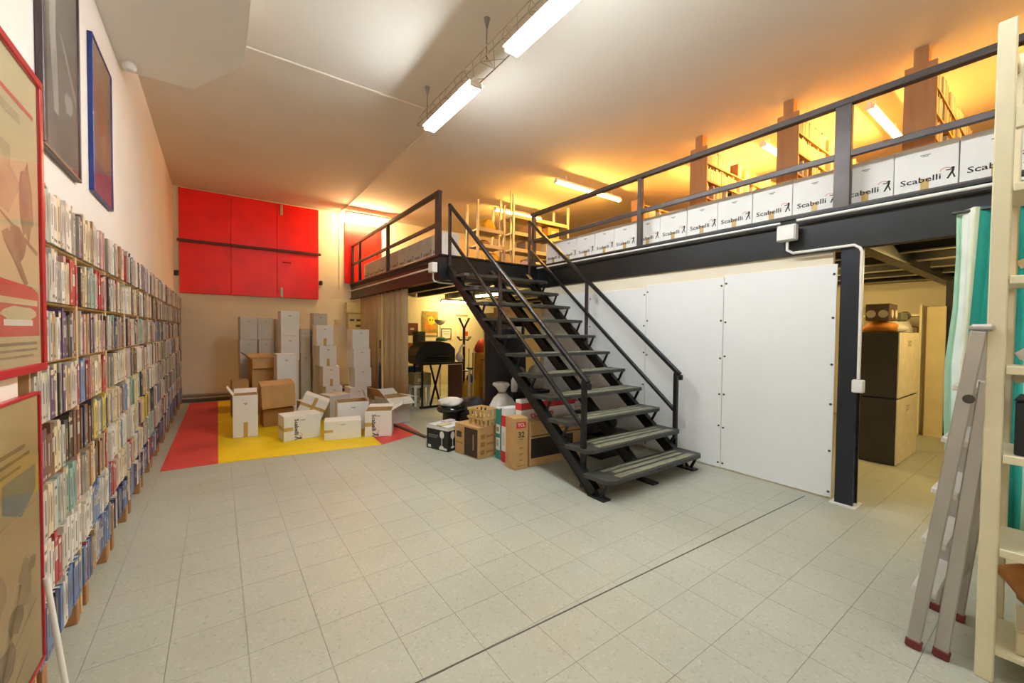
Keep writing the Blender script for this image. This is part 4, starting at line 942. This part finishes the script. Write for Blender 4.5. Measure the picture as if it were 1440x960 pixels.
part('ring', MB().lathe([(.15, .62), (.16, .62), (.16, .64), (.15, .64)], 20), M_DW, t)
rr = random.Random(5)
p = onz(655, 575); p.z = 0
t = thing('raincoat', 'yellow raincoat with blue collar hanging before the coat rack', 'coat', (cr.x - .02, cr.y - .30, .06))
zz = ony(660, 535, cr.y - .2).z
o = part('cloth', blob(.18, .08, max(.5, zz - .06), 44, .18, pinch=.6), C_('rain_yellow', '#d9a813', rough=.5, bump=.3, bscale=9), t)
part('collar', MB().lathe([(.05, zz - .12), (.09, zz - .02), (.06, zz + .06), (.03, zz + .10)], 14), C_('collar_blue', '#39486b'), t)
for k, dx in enumerate((-.10, .02)):
    b = MB(); b.tube([(0, 0, 0), (.02, 0, 1.05)], .012, 8); b.tube([(.02, 0, 1.05), (.021, 0, 1.13)], .017, 8)
    single('walking_stick', b, M_CREAM, ('pale walking stick leaning at the coat rack, left one', 'pale walking stick leaning at the coat rack, right one')[k], 'stick', (cr.x - .02 + dx, cr.y - .40, .002), group='sticks at the coat rack')
crate_box('tall_cabinet', 'honey yellow wood cabinet between coat rack and beige wardrobe', 'cabinet', (cr.x + .38, cr.y - .1, .002), 0, (.28, .3, 1.02), C_('honey_wood', '#c9963c', var=.12), prints=[('y', .1, .9, .05, .48, C_('honey_door', '#c08c34')), ('y', .1, .9, .52, .97, C_('honey_door', '#c08c34'))])
bag('red_bag', 'red and white bundle lying on the honey wood cabinet', 'bag', (cr.x + .38, cr.y - .1, 1.024), (.13, .12, .3), C_('bundle_red', '#c23a34', rough=.6), 51, .25)

# ------------------------------------------------------------------ lower room seen past the steel column
def stack_cab(label, z0, h_):
    t = thing('stacked_cabinet', label, 'cabinet', (6.75, 1.36, z0), group='black and white cabinets')
    b = MB(); b.box((0, 0, h_ / 2), (1.0, .34, h_), bev=.006); part('body', b, C_('cab_black', '#34302c', rough=.6, var=.1), t)
    part('front', MB().box((0, -.176, h_ / 2), (.995, .012, h_ - .01), bev=.002), C_('cab_white', '#ece0c2', rough=.6), t)
    lettering(t, 'DO', .10, (-.02, -.1835, h_ * .82), bold=-.001)
    return t
stack_cab('lower black-sided cabinet with white front past the steel column', .002, .76); stack_cab('upper black-sided cabinet with white front past the steel column', .772, .76)
b = MB(); b.box((0, 0, .05), (.42, .3, .10), bev=.012)
bag('orange_cloth', 'orange folded cloth bundle on the stacked cabinets', 'cloth', (6.50, 1.40, 1.534), (.18, .17, .13), C_('orange_cloth', '#d98a2b', rough=.7, bump=.3, bscale=9), 61, .12)
t = thing('tape_deck', 'brown box with two round pale dials on the orange cloth', 'device', (6.52, 1.40, 1.666))
part('body', MB().box((0, 0, .10), (.36, .22, .20), bev=.008), C_('deck_brown', '#6a5748'), t)
for s_ in (-1, 1):
    part('dial', MB().tube([(s_ * .09, -.111, .08), (s_ * .09, -.12, .08)], .05, 16), C_('dial_cream', '#e9dcc0'), t); part('dial', MB().tube([(-.18, s_ * .055, .08), (-.187, s_ * .055, .08)], .045, 16), C_('dial_cream', '#e9dcc0'), t)
bag('white_cloth', 'white cloth heap beside the orange cloth on the cabinets', 'cloth', (6.92, 1.38, 1.534), (.16, .14, .14), M_BAG, 62, .25)
t = thing('camera', 'grey green bulky camera lying on the white cloth heap', 'camera', (7.05, 1.34, 1.676))
part('body', MB().box((0, 0, .05), (.26, .12, .11), bev=.02), C_('cam_green', '#6f7562'), t); part('lens', MB().tube([(.13, -.0, .06), (.24, -.0, .07)], [.05, .045], 16), M_PLASTB, t); part('hood', MB().tube([(.24, 0, .07), (.29, 0, .075)], [.055, .06], 16), C_('hood_brown', '#5b4a3c'), t)
# shelf with utensils on the right
t = thing('utility_shelf', 'cream shelf unit against the right wall behind the cabinets', 'shelf', (8.75, 1.72, 0))
for s_ in (-1, 1): part('side', MB().box((8.75, 1.72 + s_ * .34, .98), (.5, .025, 1.94)), M_CREAM, t, True)
for z in (.12, .62, 1.02, 1.40, 1.80): part('shelf', MB().box((8.75, 1.72, z), (.5, .65, .025)), M_CREAM, t, True)
for k, (y, z, nm, lb) in enumerate(((1.55, 1.413, 'jug', 'white jug with dark spout on the cream shelf'), (1.62, 1.033, 'jug', 'round white jug on the middle cream shelf'), (1.60, .633, 'jug', 'white jug on the lower cream shelf'))):
    t = thing(nm, lb, 'jug', (8.62, y + .05, z + .0), group='white jugs on the cream shelf'); part('body', MB().lathe([(.09, 0), (.12, .06), (.12, .2), (.08, .28), (.085, .3)], 16), M_PLASTW, t); part('handle', MB().tube([(0, -.10, .22), (0, -.18, .2), (0, -.18, .08), (0, -.11, .05)], .012, 8), C_('handle_brown', '#7a5a40'), t)
crate_box('storage_box', 'white storage box on the floor level of the cream shelf', 'box', (8.62, 1.55, .135), 0, (.3, .3, .24), M_CARD_W, lid=(1.04, 1.04, M_CARD_W), prints=[('x', .3, .7, .3, .6, M_PAPER)])
t = thing('leaning_board', 'tall cream board standing by the dark column in the lower room', 'board', (8.55, 1.22, 0))
part('panel', MB().box((0, 0, .96), (.03, .20, 1.92), bev=.004), C_('board_cream', '#cdbf98', var=.1, scale=3), t); part('edge_strip', MB().box((0, .105, .96), (.034, .012, 1.92)), C_('board_brown', '#7a5b3a'), t)

# ------------------------------------------------------------------ striped curtain
t = thing('striped_curtain', 'teal, white and pale green striped curtain by the doorway', 'curtain', (4.34, .1, .2))
n = 72; b = MB(); mats_ = [C_('curtain_white', '#e6ede4', rough=.8), C_('curtain_teal', '#2fa596', rough=.8, var=.08), C_('curtain_green', '#a9d2b4', rough=.8), C_('curtain_cream', '#d9e0c2', rough=.8)]
pat = [2, 0, 0, 3, 1, 1, 1, 1, 2, 0, 1, 1, 1, 2, 2, 0, 0, 0, 3, 1, 1, 1, 1, 1]
vs = []
zs = [.18, .5, .9, 1.3, 1.7, 2.1, 2.34, 2.40]
for k in range(n + 1):
    s_ = k / n
    for z in zs:
        g = 1.0 if z < 2.3 else .75
        bulge = .05 * math.exp(-((z - 1.2) / .5) ** 2) * (1 - s_)
        vs.append((4.34 - bulge + .045 * g * math.sin(k * .62 + z * .25) + .012 * math.sin(k * 1.7), .53 + bulge * .8 - s_ * .95 + .008 * math.sin(z * 3 + k * .3), z))
m = len(zs)
for k in range(n):
    for j in range(m - 1): a_ = k * m + j; b.f.append((a_, a_ + m, a_ + m + 1, a_ + 1)); b.m.append(pat[(k // 2) % len(pat)]); b.sm.append(True)
b.v = vs; o = part('cloth', b, mats_, t, True); md = o.modifiers.new('thickness', 'SOLIDIFY'); md.thickness = .003
part('rod', MB().tube([(4.34, .56, 2.385), (4.34, -.6, 2.385)], .012, 10), M_SCREW, t, True)

# ------------------------------------------------------------------ folded aluminium step ladder
t = thing('step_ladder', 'folded aluminium step ladder leaning by the cream shelf rack', 'ladder', (2.9, .37, 0))
fx0, fx1 = 2.70, 3.17
def lad(x, yb, yt, zt, nm):
    part(nm, MB().bar((x, yb, .035), (x, yt, zt), -.0 + .026, .05, up=(0, 1, 0), bev=.004), M_ALU, t, True)
    part('rubber_foot', MB().bar((x, yb + .002, .0), (x, yb - .003, .045), .034, .058, up=(0, 1, 0), bev=.006), C_('foot_maroon', '#6d2a2c'), t, True)
for x in (fx0, fx1): lad(x, .425, .255, 1.52, 'front_stile')
for x in (fx0 + .02, fx1 - .02): lad(x, .335, .225, 1.30, 'rear_stile')
for k in range(5):
    z = .28 + k * .245; y = .425 - .17 * z / 1.52 + .005
    part('step', MB().box(((fx0 + fx1) / 2, y, z), (fx1 - fx0 - .02, .085, .028), Matrix.Rotation(.12, 3, 'X'), bev=.004), C_('step_pale', '#d3d0c8', rough=.4, var=.05), t, True)
for z in (.3, .9): part('rear_brace', MB().box(((fx0 + fx1) / 2, .335 - .11 * z / 1.3, z), (fx1 - fx0 - .03, .02, .03)), M_ALU, t, True)
part('top_cap', MB().box(((fx0 + fx1) / 2, .245, 1.535), (fx1 - fx0 + .03, .075, .03), bev=.01), M_ALU, t, True)
part('hinge', MB().tube([(fx0 - .014, .275, 1.22), (fx0 - .02, .275, 1.22)], .02, 12), M_SCREW, t, True)

# ------------------------------------------------------------------ cream shelf rack at the right edge
RX0, RX1, RY0, RY1 = 2.72, 3.09, .205, -.75
zs = [onx(1432, v, RX0).z for v in (263, 393, 521, 648, 783)]
t = thing('shelf_rack', 'tall cream shelf rack cut by the right edge of the picture', 'shelf', ((RX0 + RX1) / 2, (RY0 + RY1) / 2, 0))
for x in (RX0, RX1):
    for y in (RY0, RY1): part('post', MB().box((x, y, 1.415), (.035, .055, 2.83), bev=.004), M_CREAM, t, True)
for z in zs:
    part('shelf', MB().box(((RX0 + RX1) / 2, (RY0 + RY1) / 2, z), (RX1 - RX0 - .036, RY0 - RY1 + .05, .022), bev=.003), M_CREAM, t, True)
    part('shelf_edge', MB().box((RX0 - .002, (RY0 + RY1) / 2, z), (.03, RY0 - RY1 - .06, .035), bev=.003), M_CREAM, t, True)
part('shelf', MB().box(((RX0 + RX1) / 2, (RY0 + RY1) / 2, .12), (RX1 - RX0 - .036, RY0 - RY1 + .05, .022), bev=.003), M_CREAM, t, True)
part('rung', MB().box(((RX0 + RX1) / 2, RY0, 2.76), (RX1 - RX0 - .036, .03, .05), bev=.003), M_CREAM, t, True)
part('rung', MB().box((RX0, (RY0 + RY1) / 2, onx(1432, 165, RX0).z), (.03, RY0 - RY1 - .06, .09), bev=.003), M_CREAM, t, True)
for s_ in (-1, 1): part('brace', MB().bar((RX1, RY0 - .03, zs[1] + (.1 if s_ > 0 else -.45)), (RX1, RY0 - .5, zs[0] - (.05 if s_ > 0 else .5)), .006, .04), M_CREAM, t, True)
crate_box('wooden_box', 'tan wooden box on the upper shelf of the cream rack', 'box', (2.92, .0, zs[1] + .013), 0, (.28, .28, .17), C_('tan_ply', '#c8974e', var=.1, stretch=(1, 1, 8)), lid=(1.02, 1.02, C_('tan_ply2', '#b98844')), prints=[('x', .3, .7, .4, .6, M_WOODB)])
t = crate_box('dark_box', 'navy black box with blank white sticker on the cream rack', 'box', (2.91, -.02, zs[3] + .013), 0, (.28, .34, .23), C_('navy_black', '#1d2229', rough=.6), lid=(1.02, 1.02, C_('navy_black', '#1d2229')), prints=[('x', .62, .8, .5, .75, M_CARD_W)])
bag('paper_bag', 'crumpled brown paper bag on the low shelf of the cream rack', 'bag', (2.92, .0, zs[4] - .0 - .24), (.13, .17, .18), C_('paper_brown', '#a8702f', rough=.8, bump=.4, bscale=10), 71, .25)
t = thing('spray_can', 'dark green can with black cap on the cream rack shelf', 'can', (2.86, -.02, zs[4] + .013)); part('body', MB().lathe([(.04, 0), (.042, .01), (.042, .13), (.03, .15)], 18), C_('can_green', '#25403c'), t); part('cap', MB().lathe([(.03, .15), (.03, .19), (.02, .195)], 18), M_PLASTB, t)
crate_box('small_carton', 'white small carton behind the dark can on the cream rack', 'box', (2.98, -.1, zs[4] + .013), .1, (.1, .16, .12), M_CARD_W, lid=(1.02, 1.02, M_CARD_W), prints=[('x', .2, .7, .3, .6, M_INKG)])
crate_box('small_carton', 'low cream carton on the bottom shelf of the rack', 'box', (2.91, -.02, .133), .05, (.26, .3, .10), M_PAPER, lid=(1.02, 1.02, M_PAPER), prints=[('x', .2, .8, .3, .6, M_INKG)])
bag('white_cloth', 'grey-white cloth folded on the middle shelf of the rack', 'cloth', (2.92, -.02, zs[2] + .012), (.12, .15, .16), M_BAG, 73, .2)

# ------------------------------------------------------------------ upstairs
rest = MB()
def up_case(label, y0, y1, x0, x1, ztop, post, group='wooden bookcases upstairs'):
    ym = (y0 + y1) / 2; t = thing('tall_bookcase', label, 'bookcase', ((x0 + x1) / 2, ym, MZ), group=group)
    part('end_panel', MB().box((x0 + .012, ym, (MZ + .002 + ztop) / 2), (.024, y1 - y0, ztop - MZ - .002), bev=.003), M_WOODB, t, True)
    part('end_panel', MB().box((x1 - .012, ym, (MZ + .002 + ztop - .1) / 2), (.024, y1 - y0, ztop - .1 - MZ - .002), bev=.003), M_WOODB, t, True)
    part('back_panel', MB().box(((x0 + x1) / 2, y1 - .01, (MZ + ztop) / 2 - .05), (x1 - x0 - .05, .012, ztop - MZ - .14)), M_WOODB, t, True)
    z = MZ + .06
    while z < ztop - .05:
        part('shelf', MB().box(((x0 + x1) / 2, ym - .005, z), (x1 - x0 - .05, y1 - y0 - .02, .02)), M_WOOD, t, True)
        if z + .2 < ztop - .05 or True:
            x = x0 + .04
            while x < x1 - .08:
                wd = random.choice((.02, .026, .03, .036)); h_ = random.uniform(.16, .21)
                if z + .01 + h_ > ztop + .02: break
                if random.random() < .05: x += .12; continue
                col = random.choices(NAMES, [14, 10, 3, 1, 14, 2, 1, 3, 1, 0, 1, 0, 1, 0, 8])[0]; b2 = MB()
                b2.box((x + wd / 2, y0 + .075, z + .011 + h_ / 2), (wd - .001, .13, h_)); b2.m = [SLOT[col]] * len(b2.f)
                rest.add(b2.v, b2.f); rest.m[-len(b2.m):] = b2.m; x += wd
        z += .245
    if post: part('ceiling_post', MB().box((x0 + .06, ym, (ztop + ZC) / 2), (.11, .11, ZC - ztop - .002), bev=.004), M_WOODB, t, True)
up_case('wooden upstairs bookcase end nearest the right picture edge', .85, 1.085, 5.6, 8.4, 4.15, True)
up_case('wooden upstairs bookcase, middle one of the three wooden ends', 2.0, 2.23, 5.6, 8.4, 4.15, True)
up_case('wooden upstairs bookcase, farthest of the three wooden ends', 3.12, 3.37, 5.6, 8.4, 4.15, True)
up_case('lower upstairs bookcase of books beyond the wooden ends', 4.35, 4.6, 5.85, 8.4, 3.78, False)
o = place('upstairs_books', rest.mesh('upstairs_books', smats)); o['kind'] = 'stuff'; tag(o, 'pale book spines filling the upstairs bookcases', 'books')
def metal_shelf(label, x0, x1, y0, y1, ztop, shelves, ntall):
    t = thing('metal_shelving', label, 'shelving', ((x0 + x1) / 2, (y0 + y1) / 2, MZ), group='metal shelving upstairs')
    for x in (x0, x1):
        for y in (y0, y1): part('upright', MB().box((x, y, (MZ + .002 + ztop) / 2), (.04, .04, ztop - MZ - .002), bev=.003), M_GALV, t, True)
    for z in shelves:
        part('shelf', MB().box(((x0 + x1) / 2, (y0 + y1) / 2, z), (x1 - x0 - .042, y1 - y0 - .042, .035), bev=.003), M_GALV, t, True)
        part('shelf_lip', MB().box(((x0 + x1) / 2, y0 - .002, z - .01), (x1 - x0 - .05, .03, .07), bev=.002), C_('lip_tan', '#b8a888'), t, True)
    for k in range(ntall):
        part('spare_upright', MB().box((x0 + .05 + k * .1, y0 + .15, (MZ + .002 + ztop + .12) / 2), (.025, .025, ztop + .12 - MZ - .002)), M_GALV, t, True)
    return t
sh = (2.80, 3.10, 3.42, 3.75)
metal_shelf('metal shelving upstairs directly behind the stair top', 3.95, 4.55, 6.6, 7.0, 3.95, (2.80, 3.12, 3.42), 0)
metal_shelf('tall metal shelving upstairs right of the stair top', 4.66, 6.1, 6.45, 6.9, 4.15, sh, 1)
bag('yellow_bag', 'yellow lumpy bag on the top shelf behind the stair top', 'bag', (4.28, 6.8, 3.44), (.16, .14, .24), C_('bag_yellow', '#e0a81e', rough=.6, bump=.3, bscale=9), 81, .2)
bag('brown_bundle', 'brown bundle on the middle shelf behind the stair top', 'bundle', (4.2, 6.8, 3.14), (.12, .12, .13), C_('bundle_brown', '#8a5a2c'), 82, .2)
bag('yellow_bag', 'bright yellow bag standing on the lowest shelf behind the stair top', 'bag', (4.38, 6.78, 2.82), (.14, .13, .22), C_('bag_yellow', '#e0a81e'), 83, .2)
t = thing('round_clock', 'mauve round disc leaning against the foot of the tall metal shelving', 'clock', (4.9, 6.40, 2.985), (0, 0, 0)); part('face', MB().tube([(0, 0, .0), (0, -.02, .0)], .13, 24), C_('disc_mauve', '#8d82a8'), t); part('hub', MB().tube([(0, -.02, 0), (0, -.03, 0)], .05, 16), M_CARD_W, t)
t.location.z = MZ + .133
for k, (x, z, wd, h_, m_, lb) in enumerate(((5.25, 3.44, .34, .2, M_KRAFT, 'kraft box on the third shelf of the tall metal shelving'), (5.75, 3.44, .3, .24, C_('box_ochre', '#b98a3a'), 'ochre box on the third shelf of the tall metal shelving'), (5.2, 3.12, .4, .18, C_('box_umber', '#5b4a3c'), 'umber box on the second shelf of the tall metal shelving'), (5.7, 3.12, .3, .2, M_PAPER, 'cream box on the second shelf of the tall metal shelving'), (5.35, 2.82, .5, .14, M_PLASTB, 'black low case on the lowest tall metal shelf'), (5.85, 2.82, .25, .2, M_KRAFT, 'kraft box on the lowest tall metal shelf'))):
    crate_box('storage_box', lb, 'box', (x, 6.66, z + .001), 0, (wd, .3, h_), m_, lid=(1.02, 1.02, m_), prints=[('y', .3, .7, .4, .7, M_PAPER)])
b = MB(); b.lathe([(.05, 0), (.05, .04), (.03, .06)], 16)
single('smoke_detector', b, M_PLASTW, 'small round white fitting on the soffit edge near the left wall', 'detector', (-.62, 5.0, 3.849), (PI, 0, 0))
